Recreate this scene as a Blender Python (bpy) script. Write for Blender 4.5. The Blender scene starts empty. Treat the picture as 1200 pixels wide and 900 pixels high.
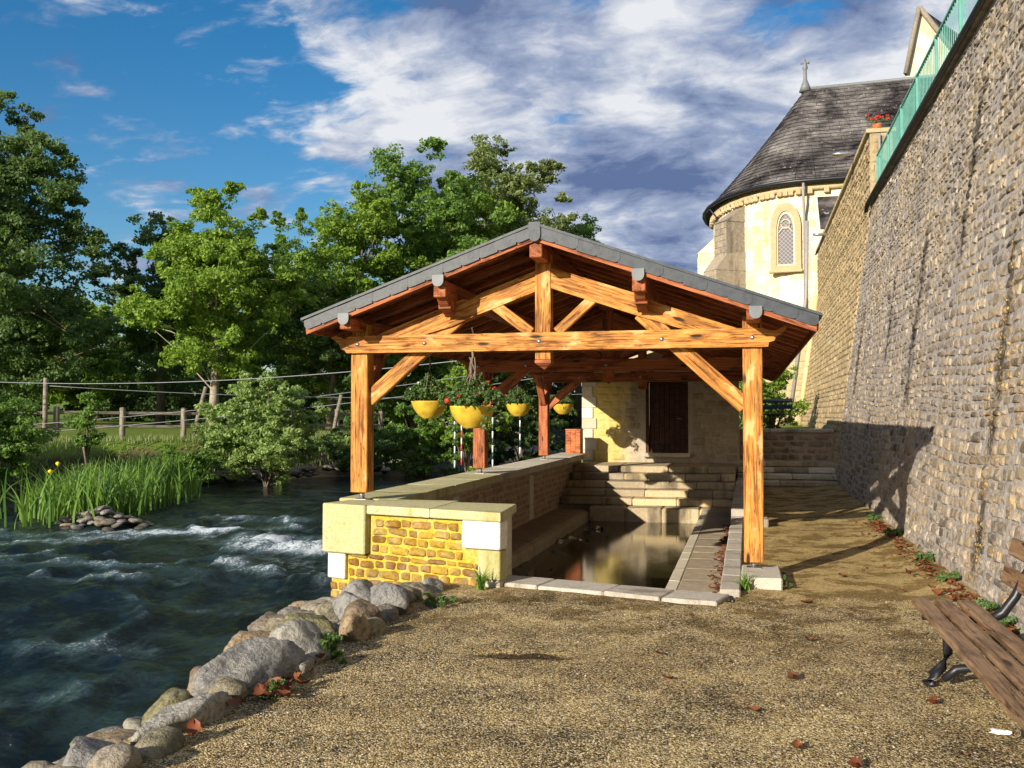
import bpy, bmesh, math, random
import numpy as np
from mathutils import Vector, Matrix, Euler
random.seed(7); np.random.seed(7)
R = math.radians
C = bpy.context.scene.collection
# ------------------------------------------------------------------ camera
cam = bpy.data.cameras.new('camera'); co = bpy.data.objects.new('camera', cam); C.objects.link(co)
cam.sensor_width = 36; cam.lens = 34.2; cam.clip_start = .05; cam.clip_end = 3000
co.location = (0, 0, 1.62)
co.rotation_euler = (R(90) + math.atan(36/1140), 0, math.atan(276/1140))
bpy.context.scene.camera = co
# ------------------------------------------------------------------ light
SUN_AZ, SUN_EL = R(27), R(18.5)          # light travels towards +Y turned 27 deg to +X
sun_dir = Vector((-math.sin(SUN_AZ)*math.cos(SUN_EL), -math.cos(SUN_AZ)*math.cos(SUN_EL), math.sin(SUN_EL)))
sl = bpy.data.lights.new('sun', 'SUN'); sl.energy = 5.0; sl.angle = R(.5); sl.color = (1, .9, .74)
so = bpy.data.objects.new('sun', sl); C.objects.link(so)
so.rotation_euler = sun_dir.to_track_quat('Z', 'Y').to_euler(); so.location = (-20, -30, 25)
sc = bpy.context.scene
sc.view_settings.view_transform = 'Standard'; sc.view_settings.look = 'None'
sc.view_settings.exposure = .6; sc.view_settings.gamma = 1
world = bpy.data.worlds.new('World'); sc.world = world; world.use_nodes = True

class NT:
    """small helper around a node tree"""
    def __init__(s, nt):
        s.nt = nt; nt.nodes.clear()
    def n(s, t, **k):
        nd = s.nt.nodes.new(t)
        for a, b in k.items(): setattr(nd, a, b)
        return nd
    def put(s, sock, v):
        if isinstance(v, bpy.types.NodeSocket): s.nt.links.new(v, sock)
        elif v is not None:
            if isinstance(v, tuple) and len(v) == 3 and sock.type == 'RGBA': v = (*v, 1)
            sock.default_value = v
    def geo(s, o='Position'): return s.n('ShaderNodeNewGeometry').outputs[o]
    def obj(s): return s.n('ShaderNodeTexCoord').outputs['Object']
    def gen(s): return s.n('ShaderNodeTexCoord').outputs['Generated']
    def rnd(s): return s.n('ShaderNodeObjectInfo').outputs['Random']
    def isl(s):
        a = s.geo('Random Per Island'); b = s.rnd()
        return s.m('FRACT', s.m('MULTIPLY_ADD', b, 17.3, a))
    def m(s, op, a, b=None, c=None, clamp=False):
        nd = s.n('ShaderNodeMath', operation=op, use_clamp=clamp)
        for i, v in enumerate((a, b, c)):
            if v is not None: s.put(nd.inputs[i], v)
        return nd.outputs[0]
    def vm(s, op, a, b=None):
        nd = s.n('ShaderNodeVectorMath', operation=op); s.put(nd.inputs[0], a)
        if b is not None: s.put(nd.inputs[1], b)
        return nd.outputs[0]
    def sep(s, v):
        nd = s.n('ShaderNodeSeparateXYZ'); s.put(nd.inputs[0], v); return nd.outputs
    def comb(s, x, y, z):
        nd = s.n('ShaderNodeCombineXYZ')
        for i, v in enumerate((x, y, z)): s.put(nd.inputs[i], v)
        return nd.outputs[0]
    def scl(s, v, k): return s.vm('MULTIPLY', v, k)
    def noise(s, v, scale=5, detail=4, rough=.55, dist=0, col=False):
        nd = s.n('ShaderNodeTexNoise'); s.put(nd.inputs['Vector'], v); nd.inputs['Scale'].default_value = scale
        nd.inputs['Detail'].default_value = detail; nd.inputs['Roughness'].default_value = rough; nd.inputs['Distortion'].default_value = dist
        return nd.outputs[1 if col else 0]
    def voro(s, v, scale=5, feat='F1', out='Distance'):
        nd = s.n('ShaderNodeTexVoronoi', feature=feat); s.put(nd.inputs['Vector'], v); nd.inputs['Scale'].default_value = scale
        return nd.outputs[out]
    def ramp(s, f, *st, interp='LINEAR'):
        nd = s.n('ShaderNodeValToRGB'); cr = nd.color_ramp; cr.interpolation = interp
        while len(cr.elements) < len(st): cr.elements.new(.5)
        for e, (p, c) in zip(cr.elements, st):
            e.position = p; e.color = (*c, 1) if isinstance(c, tuple) else (c, c, c, 1)
        s.put(nd.inputs[0], f); return nd.outputs[0]
    def mix(s, f, a, b, mode='MIX'):
        nd = s.n('ShaderNodeMix', data_type='RGBA', blend_type=mode); s.put(nd.inputs[0], f); s.put(nd.inputs[6], a); s.put(nd.inputs[7], b); return nd.outputs[2]
    def step(s, x, a, b):
        nd = s.n('ShaderNodeMapRange', interpolation_type='SMOOTHSTEP'); s.put(nd.inputs[0], x); nd.inputs[1].default_value = a; nd.inputs[2].default_value = b; return nd.outputs[0]
    def bump(s, h, st=.5, d=.01, nrm=None):
        nd = s.n('ShaderNodeBump'); nd.inputs['Strength'].default_value = st; nd.inputs['Distance'].default_value = d
        s.put(nd.inputs['Height'], h)
        if nrm is not None: s.put(nd.inputs['Normal'], nrm)
        return nd.outputs[0]
    def bsdf(s, base, rough=.8, nrm=None, spec=.3, metal=0, **k):
        p = s.n('ShaderNodeBsdfPrincipled'); s.put(p.inputs['Base Color'], base); s.put(p.inputs['Roughness'], rough)
        p.inputs['Specular IOR Level'].default_value = spec; p.inputs['Metallic'].default_value = metal
        if nrm is not None: s.put(p.inputs['Normal'], nrm)
        for a, b in k.items(): s.put(p.inputs[a], b)
        return p.outputs[0]
    def out(s, sh):
        o = s.n('ShaderNodeOutputMaterial'); s.nt.links.new(sh, o.inputs[0])

def mat(name):
    m = bpy.data.materials.new(name); m.use_nodes = True
    return m, NT(m.node_tree)

# sky: Nishita with a deck of broken cloud that covers the right half
w = NT(world.node_tree)
sky = w.n('ShaderNodeTexSky', sky_type='NISHITA', sun_disc=False, sun_elevation=SUN_EL, sun_rotation=math.pi + SUN_AZ)
sky.air_density = 1.0; sky.dust_density = .9; sky.ozone_density = 2.5
d = w.gen(); dx, dy, dz = w.sep(d)
zz = w.m('ADD', w.m('MAXIMUM', dz, 0.0), .22)
px_ = w.m('DIVIDE', dx, zz); py_ = w.m('DIVIDE', dy, zz)
SKY_OFF = (3.3, 1.7, 0.0)
pl = w.vm('ADD', w.comb(px_, py_, 0.0), SKY_OFF)
warp = w.vm('ADD', pl, w.scl(w.noise(pl, 2.4, 4, .55, col=True), (.22, .22, 0)))
n1 = w.noise(warp, 2.3, 8, .56); n2 = w.noise(w.scl(warp, (1.2, 2.0, 1)), 4.5, 6, .6); n3 = w.noise(w.vm('ADD', pl, (5.2, 2.7, 0)), 1.3, 3, .5)
side = w.step(px_, -1.05, -.45)                       # more cloud towards +X
cover = w.m('ADD', w.m('MULTIPLY_ADD', side, .215, w.m('MULTIPLY', n1, .66)), w.m('MULTIPLY_ADD', n2, .40, w.m('MULTIPLY', n3, .22)))
cover = w.m('SUBTRACT', cover, w.m('MULTIPLY', w.step(dz, .24, .40), .085))
cmask = w.step(cover, .645, .775)
shade = w.m('ADD', w.m('MULTIPLY', w.noise(w.vm('ADD', warp, (3.1, 1.7, 0)), 2.0, 7, .6), .75), w.m('MULTIPLY', n2, .25))
ccol = w.ramp(shade, (.42, (1.2, 1.8, 3.5)), (.50, (3.4, 4.1, 5.8)), (.59, (8.2, 8.4, 8.8)))
hs = w.n('ShaderNodeHueSaturation'); hs.inputs['Saturation'].default_value = 1.4; hs.inputs['Value'].default_value = 1.4
w.put(hs.inputs['Color'], sky.outputs[0])
c = w.mix(cmask, hs.outputs[0], ccol)
bg = w.n('ShaderNodeBackground'); bg.inputs[1].default_value = .066; w.put(bg.inputs[0], c)
o = w.n('ShaderNodeOutputWorld'); w.nt.links.new(bg.outputs[0], o.inputs[0])

# ------------------------------------------------------------------ mesh helpers
WM = {}
def link(name, me, M=None, parent=None, m=None, label=None, cat=None, group=None, kind=None):
    M = M or Matrix()
    o = bpy.data.objects.new(name, me); C.objects.link(o); WM[o] = M
    if parent is not None:
        o.parent = parent; o.matrix_basis = WM[parent].inverted() @ M
    else: o.matrix_basis = M
    if m is not None and me is not None and not me.materials: me.materials.append(m)
    tag(o, label, cat, group, kind); return o
def tag(o, label=None, cat=None, group=None, kind=None):
    if label: o['label'] = label
    if cat: o['category'] = cat
    if group: o['group'] = group
    if kind: o['kind'] = kind
    return o
def thing(name, loc, label, cat, group=None, rz=0):
    return link(name, None, Matrix.Translation(loc) @ Matrix.Rotation(rz, 4, 'Z'), None, None, label, cat, group)
def T(*a): return Matrix.Translation(a)
def fast(name, v, f, smooth=True):
    """v (n,3), f (m,k) arrays"""
    me = bpy.data.meshes.new(name); v = np.asarray(v, np.float32); f = np.asarray(f, np.int32); m_, k = f.shape
    me.vertices.add(len(v)); me.vertices.foreach_set('co', v.ravel()); me.loops.add(m_*k); me.loops.foreach_set('vertex_index', f.ravel())
    me.polygons.add(m_); me.polygons.foreach_set('loop_start', np.arange(0, m_*k, k)); me.polygons.foreach_set('loop_total', np.full(m_, k))
    me.update(calc_edges=True); me.polygons.foreach_set('use_smooth', np.full(m_, smooth)); me.update(); return me
def pyd(name, v, f, smooth=False):
    me = bpy.data.meshes.new(name); me.from_pydata([tuple(p) for p in v], [], f)
    bm = bmesh.new(); bm.from_mesh(me); bmesh.ops.recalc_face_normals(bm, faces=bm.faces); bm.to_mesh(me); bm.free()
    me.polygons.foreach_set('use_smooth', [smooth]*len(me.polygons)); me.update(); return me
def hull(pts, name='piece', smooth=False):
    bm = bmesh.new(); vs = [bm.verts.new(p) for p in pts]
    r = bmesh.ops.convex_hull(bm, input=vs)
    junk = [g for g in r['geom_interior'] if isinstance(g, bmesh.types.BMVert)]
    bmesh.ops.delete(bm, geom=junk, context='VERTS')
    bmesh.ops.recalc_face_normals(bm, faces=bm.faces)
    me = bpy.data.meshes.new(name); bm.to_mesh(me); bm.free()
    me.polygons.foreach_set('use_smooth', [smooth]*len(me.polygons)); return me
def cpts(sx, sy, sz, c, j=0, rnd=random):
    c = min(c, sx*.45, sy*.45, sz*.45)
    P = []
    for a in (-1, 1):
        for b in (-1, 1):
            for e in (-1, 1):
                q = [rnd.uniform(-j, j) for _ in range(3)]
                x, y, z = a*sx/2+q[0], b*sy/2+q[1], e*sz/2+q[2]
                P += [(x, y-b*c, z-e*c), (x-a*c, y, z-e*c), (x-a*c, y-b*c, z)]
    return P
def block(sx, sy, sz, c=.006, j=0): return hull(cpts(sx, sy, sz, c, j))
def box_at(name, x0, x1, y0, y1, z0, z1, m, parent=None, c=.006, j=0, M=None, **k):
    """chamfered block given by its extents (optionally inside frame M)"""
    me = block(x1-x0, y1-y0, z1-z0, c, j)
    return link(name, me, (M or Matrix()) @ T((x0+x1)/2, (y0+y1)/2, (z0+z1)/2), parent, m, **k)
def beam(name, p0, p1, wd, ht, m, parent=None, c=.008, up=(0, 0, 1), **k):
    """bar from p0 to p1 with local X along it, so the grain follows"""
    p0, p1 = Vector(p0), Vector(p1); L = (p1-p0).length; X = (p1-p0).normalized(); U = Vector(up)
    if abs(X.dot(U)) > .98: U = Vector((0, 1, 0))
    Y = U.cross(X).normalized(); Z = X.cross(Y)
    M = Matrix((X, Y, Z)).transposed().to_4x4(); M.translation = (p0+p1)/2
    return link(name, block(L, wd, ht, c), M, parent, m, **k)
def tube_geo(pts, rad, n=6, cap=True):
    pts = [Vector(p) for p in pts]; rr = rad if isinstance(rad, (list, tuple)) else [rad]*len(pts)
    V, F = [], []
    ref = Vector((0, 0, 1))
    for i, p in enumerate(pts):
        t = (pts[min(i+1, len(pts)-1)]-pts[max(i-1, 0)]).normalized()
        a = ref if abs(t.dot(ref)) < .95 else Vector((1, 0, 0))
        u = t.cross(a).normalized(); v = t.cross(u)
        for q in range(n):
            an = 2*math.pi*q/n; V.append(p+(u*math.cos(an)+v*math.sin(an))*rr[i])
    for i in range(len(pts)-1):
        for q in range(n):
            F.append((i*n+q, i*n+(q+1) % n, (i+1)*n+(q+1) % n, (i+1)*n+q))
    if cap: F += [tuple(range(n))[::-1], tuple(range((len(pts)-1)*n, len(pts)*n))]
    return V, F
def tube(name, pts, rad, m, parent=None, n=6, **k):
    """a tube in world coordinates, its object at the parent's or its own first point"""
    o0 = WM[parent].translation.copy() if parent is not None else Vector(pts[0])
    V, F = tube_geo(pts, rad, n)
    Mw = WM[parent] if parent is not None else T(*o0)
    inv = Mw.inverted()
    return link(name, pyd(name, [inv @ v for v in V], F, True), Mw, parent, m, **k)
def merge(geos):
    V, F = [], []
    for v, f in geos:
        b = len(V); V += list(v); F += [tuple(i+b for i in q) for q in f]
    return V, F
def extrude(poly, y0, y1):
    """polygon given as (x,z) pushed from y0 to y1"""
    n = len(poly); V = [(x, y0, z) for x, z in poly]+[(x, y1, z) for x, z in poly]
    F = [tuple(range(n)), tuple(range(n, 2*n))[::-1]]+[(i, n+i, n+(i+1) % n, (i+1) % n) for i in range(n)]
    return V, F
def lathe(prof, n=24):
    V, F = [], []
    for r, z in prof:
        for q in range(n): V.append((r*math.cos(2*math.pi*q/n), r*math.sin(2*math.pi*q/n), z))
    for i in range(len(prof)-1):
        for q in range(n): F.append((i*n+q, i*n+(q+1) % n, (i+1)*n+(q+1) % n, (i+1)*n+q))
    return V, F
# lattice value noise
_rs = np.random.RandomState(3); _T = _rs.rand(256, 256)
def vn(x, y):
    xi = np.floor(x).astype(int); yi = np.floor(y).astype(int); fx = x-xi; fy = y-yi
    fx = fx*fx*(3-2*fx); fy = fy*fy*(3-2*fy); g = lambda a, b: _T[a & 255, b & 255]
    return (g(xi, yi)*(1-fx)+g(xi+1, yi)*fx)*(1-fy)+(g(xi, yi+1)*(1-fx)+g(xi+1, yi+1)*fx)*fy
def fbm(x, y, o=4):
    s = 0; a = .5
    for i in range(o): s = s+a*vn(x*2**i+i*17.3, y*2**i+i*9.1); a *= .5
    return s
def grid(xs, ys):
    X, Y = np.meshgrid(xs, ys); nx, ny = len(xs), len(ys)
    i = np.arange(nx*ny).reshape(ny, nx); f = np.stack([i[:-1, :-1], i[:-1, 1:], i[1:, 1:], i[1:, :-1]], -1).reshape(-1, 4)
    return X, Y, f
def sst(x, a, b):
    t = np.clip((x-a)/(b-a), 0, 1); return t*t*(3-2*t)

# ------------------------------------------------------------------ materials
def stone_mat(name, cols, yellow=None, lichen=0, streak=None, bumpd=.012, dirt=.6, dirtcol=(.035, .03, .025), warm=None, rough=.9, mottle=.3):
    m, n = mat(name); p = n.geo(); r = n.isl()
    c = n.ramp(r, *[(i/(len(cols)-1), q) for i, q in enumerate(cols)])
    big = n.noise(p, .9, 5, .6); mid = n.noise(p, 7, 5, .65); fine = n.noise(p, 45, 4, .7)
    c = n.mix(.55, c, n.ramp(fine, (.3, .35), (.7, 1.0)), 'MULTIPLY')
    c = n.mix(n.m('MULTIPLY', n.step(mid, .42, .68), .45), c, n.mix(.5, c, (.62, .56, .47)))
    c = n.mix(n.m('MULTIPLY', n.step(n.noise(p, 18, 6, .7), .47, .60), mottle), c, n.mix(.25, c, (0, 0, 0)) if mottle < .4 else n.mix(.62, c, (.02, .016, .014)))
    if name.startswith('house_'):      # yellow of the sunlit patch painted into the masonry towards the river corner
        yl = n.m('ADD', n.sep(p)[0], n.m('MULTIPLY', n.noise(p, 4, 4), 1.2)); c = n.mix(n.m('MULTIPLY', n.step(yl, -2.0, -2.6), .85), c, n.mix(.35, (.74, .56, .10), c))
    if warm: c = n.mix(n.m('MULTIPLY', n.step(big, .42, .6), warm[0]), c, warm[1])
    if lichen:
        l = n.step(n.noise(p, 16, 5, .75), .60, .66); c = n.mix(n.m('MULTIPLY', l, lichen), c, yellow or (.45, .30, .06))
    st = n.noise(n.scl(p, (1, 2.2, .22)), 1.4, 5, .65)
    c = n.mix(n.m('MULTIPLY', n.step(st, .52, .68), dirt), c, dirtcol)
    if streak:
        x, y, z = n.sep(p); wob = n.m('MULTIPLY_ADD', n.noise(p, 2.2, 5, .7), .7, -.35); yy = n.m('ADD', y, wob)
        tot = None
        for yc, wd, z0, z1 in streak:
            g = n.m('SUBTRACT', 1.0, n.step(n.m('ABSOLUTE', n.m('SUBTRACT', yy, yc)), wd*.3, wd*2.0))
            g = n.m('MULTIPLY', g, n.m('MULTIPLY', n.step(z, z0-.15, z0+.15), n.m('SUBTRACT', 1.0, n.step(z, z1-.2, z1+.2))))
            tot = g if tot is None else n.m('MAXIMUM', tot, g)
        tot = n.m('MULTIPLY', tot, n.m('MULTIPLY', n.step(n.noise(p, 2.6, 5, .7), .30, .55), .9))
        c = n.mix(tot, c, (.018, .014, .011))
        sp = n.m('MULTIPLY', n.step(n.voro(p, 26), .40, .32), n.m('MULTIPLY', n.step(y, 10.4, 9.7), n.step(n.m('ADD', n.noise(p, 3, 4), n.m('MULTIPLY', tot, .12)), .50, .60)))
        c = n.mix(n.m('MULTIPLY', sp, .9), c, (.60, .37, .10))
    h = n.m('ADD', n.m('MULTIPLY', mid, 1.0), n.m('MULTIPLY', fine, .4))
    if name.startswith('river_rock'):
        wt = n.step(n.m('ADD', n.sep(p)[2], n.m('MULTIPLY', n.noise(p, 6, 3), .12)), -.40, -.49); c = n.mix(wt, c, (.38, .38, .36), 'MULTIPLY'); rough = n.m('MULTIPLY_ADD', wt, -.55, rough)
    n.out(n.bsdf(c, rough, n.bump(h, .9, bumpd), .2)); return m
M = {}
STREAK = [(9.5, .11, .15, 2.75), (9.62, .08, 2.5, 3.3), (14.75, .16, 1.75, 4.3), (17.6, .12, 2.4, 4.2), (12.1, .10, 3.4, 5.6), (22.0, .2, 2.0, 3.9)]
M['wall'] = stone_mat('rubble_stone', [(.20, .16, .13), (.46, .38, .31), (.28, .23, .185), (.62, .53, .43), (.12, .10, .085), (.38, .32, .27), (.08, .065, .055)], lichen=.6, yellow=(.58, .40, .12), streak=STREAK, bumpd=.04, dirt=.2, warm=(.35, (.52, .39, .22)), mottle=.65)
M['wallm'] = stone_mat('rubble_mortar', [(.44, .40, .37), (.54, .49, .45)], lichen=.3, streak=STREAK, bumpd=.03, dirt=.3, mottle=.6)
M['fwall'] = stone_mat('ochre_rubble_stone', [(.46, .33, .16), (.55, .41, .22), (.38, .28, .15)], lichen=.5, bumpd=.02, dirt=.4)
M['fwallm'] = stone_mat('ochre_mortar', [(.42, .34, .22), (.46, .37, .24)], dirt=.4)
M['brick'] = stone_mat('ochre_brick_stone', [(.42, .24, .035), (.30, .15, .03), (.56, .38, .05), (.25, .11, .025), (.50, .33, .04)], lichen=.6, yellow=(.55, .40, .03), bumpd=.016, dirt=.4, mottle=.45)
M['brickm'] = stone_mat('yellow_mortar', [(.60, .43, .035), (.66, .50, .05)], lichen=.4, yellow=(.50, .38, .05), bumpd=.02, dirt=.35, dirtcol=(.24, .19, .03), mottle=.4)
M['inner'] = stone_mat('rosy_stone', [(.42, .27, .17), (.36, .22, .14), (.50, .34, .22)], bumpd=.01, dirt=.3)
M['innerm'] = stone_mat('rosy_mortar', [(.50, .37, .27), (.54, .41, .30)], bumpd=.006, dirt=.2)
M['lime'] = stone_mat('limestone', [(.70, .63, .48), (.78, .71, .56), (.60, .53, .40)], bumpd=.01, dirt=.45, dirtcol=(.14, .12, .09))
M['white'] = stone_mat('pale_limestone', [(.82, .80, .66), (.86, .84, .72)], bumpd=.004, dirt=.12, dirtcol=(.45, .42, .18))
M['mossy'] = stone_mat('lichen_limestone', [(.64, .60, .34), (.56, .52, .26)], lichen=.8, yellow=(.30, .28, .06), bumpd=.01, dirt=.8, dirtcol=(.26, .23, .05))
M['step'] = stone_mat('step_stone', [(.60, .47, .28), (.42, .34, .23), (.76, .60, .34), (.32, .26, .19)], bumpd=.015, dirt=.75, dirtcol=(.05, .04, .03))
M['deck'] = stone_mat('deck_stone', [(.42, .34, .23), (.46, .38, .27), (.37, .30, .21)], bumpd=.006, dirt=.35, dirtcol=(.09, .07, .05))
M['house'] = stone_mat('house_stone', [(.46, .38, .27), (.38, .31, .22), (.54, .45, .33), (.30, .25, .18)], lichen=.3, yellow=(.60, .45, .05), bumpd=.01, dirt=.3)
M['housem'] = stone_mat('house_mortar', [(.50, .43, .33), (.47, .40, .30)], bumpd=.008, dirt=.3)
M['church'] = stone_mat('church_stone', [(.84, .81, .70), (.88, .86, .78), (.72, .64, .46)], bumpd=.02, dirt=.65, dirtcol=(.44, .28, .07), warm=(.5, (.66, .47, .15)), mottle=.15)
M['churchy'] = stone_mat('church_trim_stone', [(.56, .43, .24), (.62, .49, .29)], bumpd=.02, dirt=.3, dirtcol=(.22, .15, .07))
M['butt'] = stone_mat('weathered_buttress_stone', [(.36, .30, .22), (.28, .24, .19), (.44, .36, .26)], bumpd=.03, dirt=.5)
M['rock'] = stone_mat('river_rock', [(.36, .31, .24), (.22, .21, .20), (.42, .33, .21), (.33, .33, .33), (.32, .28, .16), (.26, .22, .17), (.42, .41, .38)], lichen=.55, yellow=(.22, .22, .06), bumpd=.06, dirt=.5, mottle=.75)
RC = {'grey': [(.27, .265, .255), (.33, .32, .30)], 'pale': [(.40, .38, .33), (.46, .43, .37)], 'tan': [(.42, .31, .18), (.47, .35, .21)], 'olive': [(.24, .22, .10), (.30, .27, .13)], 'brown': [(.26, .19, .12), (.30, .22, .14)]}
for k_, v_ in RC.items(): M['rock_'+k_] = stone_mat('river_rock_'+k_, v_, lichen=.35, yellow=(.24, .24, .07), bumpd=.06, dirt=.35, mottle=.7)
M['slab'] = stone_mat('kerb_slab', [(.52, .48, .41), (.58, .54, .46), (.46, .41, .34)], bumpd=.012, dirt=.8, dirtcol=(.17, .14, .10), mottle=.28)

def wood_mat(name, a, b, dark, grain=1.0, rough=.62, weather=0):
    m, n = mat(name); p = n.obj(); off = n.m('MULTIPLY', n.rnd(), 37.0)
    q = n.vm('ADD', p, n.comb(off, off, off))
    g = n.noise(n.scl(q, (.7, 15, 15)), 2.2, 6, .62, .9)
    fine = n.noise(n.scl(q, (2.0, 60, 60)), 2.0, 4, .6)
    blot = n.noise(n.scl(q, (1.6, 4, 4)), 1.7, 4, .6)
    c = n.ramp(g, (.33, dark), (.45, b), (.58, a), (.75, b))
    c = n.mix(n.m('MULTIPLY', n.step(fine, .5, .66), .6), c, dark)
    c = n.mix(n.m('MULTIPLY', n.step(blot, .49, .66), .6), c, tuple(x*.35 for x in b))
    if weather: c = n.mix(n.m('MULTIPLY', n.step(blot, .44, .33), weather), c, (.74, .50, .22))
    kn = n.voro(n.scl(q, (1.3, 5, 5)), 1.3); c = n.mix(n.step(kn, .16, .07), c, (.03, .010, .003))
    crk = n.noise(n.scl(q, (.9, 26, 26)), 1.6, 3, .5, .8); ck = n.step(n.m('ABSOLUTE', n.m('SUBTRACT', crk, .5)), .014, .003)
    ck = n.m('MULTIPLY', ck, n.step(blot, .45, .55)); c = n.mix(ck, c, (.015, .006, .002))
    g = n.m('SUBTRACT', g, n.m('MULTIPLY', ck, .8))
    h = n.m('ADD', g, n.m('MULTIPLY', fine, .6))
    n.out(n.bsdf(c, rough, n.bump(h, .6, .006), .3)); return m
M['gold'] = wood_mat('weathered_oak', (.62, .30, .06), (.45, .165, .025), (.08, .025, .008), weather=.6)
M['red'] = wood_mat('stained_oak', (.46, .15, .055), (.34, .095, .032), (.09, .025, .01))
M['board'] = wood_mat('roof_board', (.30, .11, .05), (.22, .075, .035), (.08, .025, .012))
M['door'] = wood_mat('dark_door_wood', (.065, .022, .012), (.045, .015, .008), (.02, .007, .004))
M['bench'] = wood_mat('bench_wood', (.32, .20, .115), (.23, .135, .07), (.09, .045, .02), rough=.42, weather=.0)
M['grey'] = wood_mat('grey_wood', (.30, .26, .20), (.22, .19, .14), (.09, .075, .055))
M['boxw'] = wood_mat('orange_box_wood', (.55, .17, .06), (.48, .14, .045), (.22, .06, .02))

def plain(name, col, rough=.5, metal=0, spec=.4, var=.3, sc_=12, bd=.003):
    m, n = mat(name); p = n.geo(); k = n.noise(p, sc_, 4, .6)
    c = n.mix(n.m('MULTIPLY', n.step(k, .4, .7), var), col, tuple(x*.4 for x in col))
    n.out(n.bsdf(c, rough, n.bump(k, .4, bd), spec, metal)); return m
M['slate'] = plain('slate', (.062, .073, .088), .45, spec=.3, var=.55, sc_=14, bd=.004)
M['zinc'] = plain('zinc', (.17, .185, .20), .5, .0)
M['steel'] = plain('galvanised_steel', (.5, .5, .5), .35, .9)
M['iron'] = plain('cast_iron', (.02, .021, .026), .4, .3, .5)
M['green'] = plain('green_paint', (.12, .36, .30), .45)
M['yellow'] = plain('yellow_glaze', (.66, .44, .04), .6, var=.5, sc_=9)
M['soil'] = plain('soil', (.03, .02, .012), .95)
M['rope'] = plain('rope', (.20, .16, .12), .9)
M['cable'] = plain('cable', (.26, .27, .30), .5)
M['redp'] = plain('red_petal', (.75, .03, .02), .5)
M['yelp'] = plain('yellow_petal', (.8, .6, .03), .5)
M['polew'] = plain('white_paint', (.8, .8, .8), .4)
M['poler'] = plain('red_paint', (.6, .05, .05), .4)
M['poleg'] = plain('dark_paint', (.03, .06, .05), .4)
M['pipe'] = plain('cream_pipe', (.62, .50, .26), .5)
M['pipeg'] = plain('grey_pipe', (.30, .28, .27), .5)
M['bark'] = plain('bark', (.16, .125, .09), .9, var=.7, sc_=8, bd=.02)
M['barkp'] = plain('pale_bark', (.34, .29, .22), .9, var=.6, sc_=8, bd=.02)
M['glass'], n = mat('leaded_glass'); p = n.obj(); x, y, z = n.sep(p)
a = n.m('PINGPONG', n.m('ADD', x, z), .09); b = n.m('PINGPONG', n.m('SUBTRACT', x, z), .09)
l = n.m('MAXIMUM', n.step(a, .02, .008), n.step(b, .02, .008))
n.out(n.bsdf(n.mix(l, (.05, .05, .07), (.34, .31, .30)), n.m('MULTIPLY_ADD', l, .4, .3), None, .5))
# old slate church roof
M['croof'], n = mat('old_slate_roof'); p = n.geo(); k = n.noise(p, .5, 8, .72, .5); k2 = n.noise(p, 5, 5, .75)
c = n.ramp(k, (.38, (.012, .010, .011)), (.47, (.05, .045, .045)), (.55, (.11, .10, .097)), (.68, (.27, .25, .23)))
c = n.mix(n.m('MULTIPLY', n.step(n.isl(), .6, 1.0), .25), c, (.10, .095, .09))
c = n.mix(n.m('MULTIPLY', n.step(k2, .6, .68), .7), c, (.55, .52, .46))
n.out(n.bsdf(c, .85, n.bump(k2, .5, .02), .1))

def leaf_mat(name, a, b, dark, tr=.35):
    m, n = mat(name); r = n.geo('Random Per Island'); p = n.geo(); big = n.noise(p, .7, 3, .5)
    c = n.ramp(r, (0, dark), (.35, b), (1, a)); c = n.mix(n.step(big, .4, .65), c, n.mix(.5, c, a))
    ba = n.bsdf(c, .5, None, .35); t = n.n('ShaderNodeBsdfTranslucent'); n.put(t.inputs[0], n.mix(.5, c, (.25, .35, .02), 'ADD'))
    mx = n.n('ShaderNodeMixShader'); mx.inputs[0].default_value = tr; n.nt.links.new(ba, mx.inputs[1]); n.nt.links.new(t.outputs[0], mx.inputs[2])
    n.out(mx.outputs[0]); return m
M['leaf_lime'] = leaf_mat('lime_leaf', (.23, .34, .04), (.16, .27, .035), (.08, .16, .025))
M['leaf_mid'] = leaf_mat('mid_leaf', (.17, .29, .055), (.11, .21, .04), (.05, .11, .022))
M['leaf_dark'] = leaf_mat('dark_leaf', (.12, .20, .065), (.075, .135, .04), (.03, .06, .02))
M['leaf_deep'] = leaf_mat('deep_leaf', (.065, .12, .035), (.04, .075, .022), (.018, .035, .012), .3)
M['leaf_pale'] = leaf_mat('pale_leaf', (.32, .42, .14), (.22, .33, .08), (.08, .14, .04))
M['leaf_olive'] = leaf_mat('olive_leaf', (.24, .29, .10), (.16, .21, .07), (.07, .10, .035))
M['blade'] = leaf_mat('iris_blade', (.17, .30, .045), (.07, .17, .03), (.02, .06, .012))
M['plant'] = leaf_mat('basket_leaf', (.15, .24, .08), (.09, .16, .05), (.035, .07, .02))
M['dead'], n = mat('fallen_leaf'); r = n.isl(); q = n.noise(n.obj(), 30, 3)
c = n.ramp(r, (0, (.11, .03, .012)), (.4, (.22, .06, .02)), (.7, (.19, .08, .035)), (1, (.06, .02, .01)))
n.out(n.bsdf(n.mix(.4, c, n.ramp(q, (.3, .3), (.7, 1.0)), 'MULTIPLY'), .6, None, .3))

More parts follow.
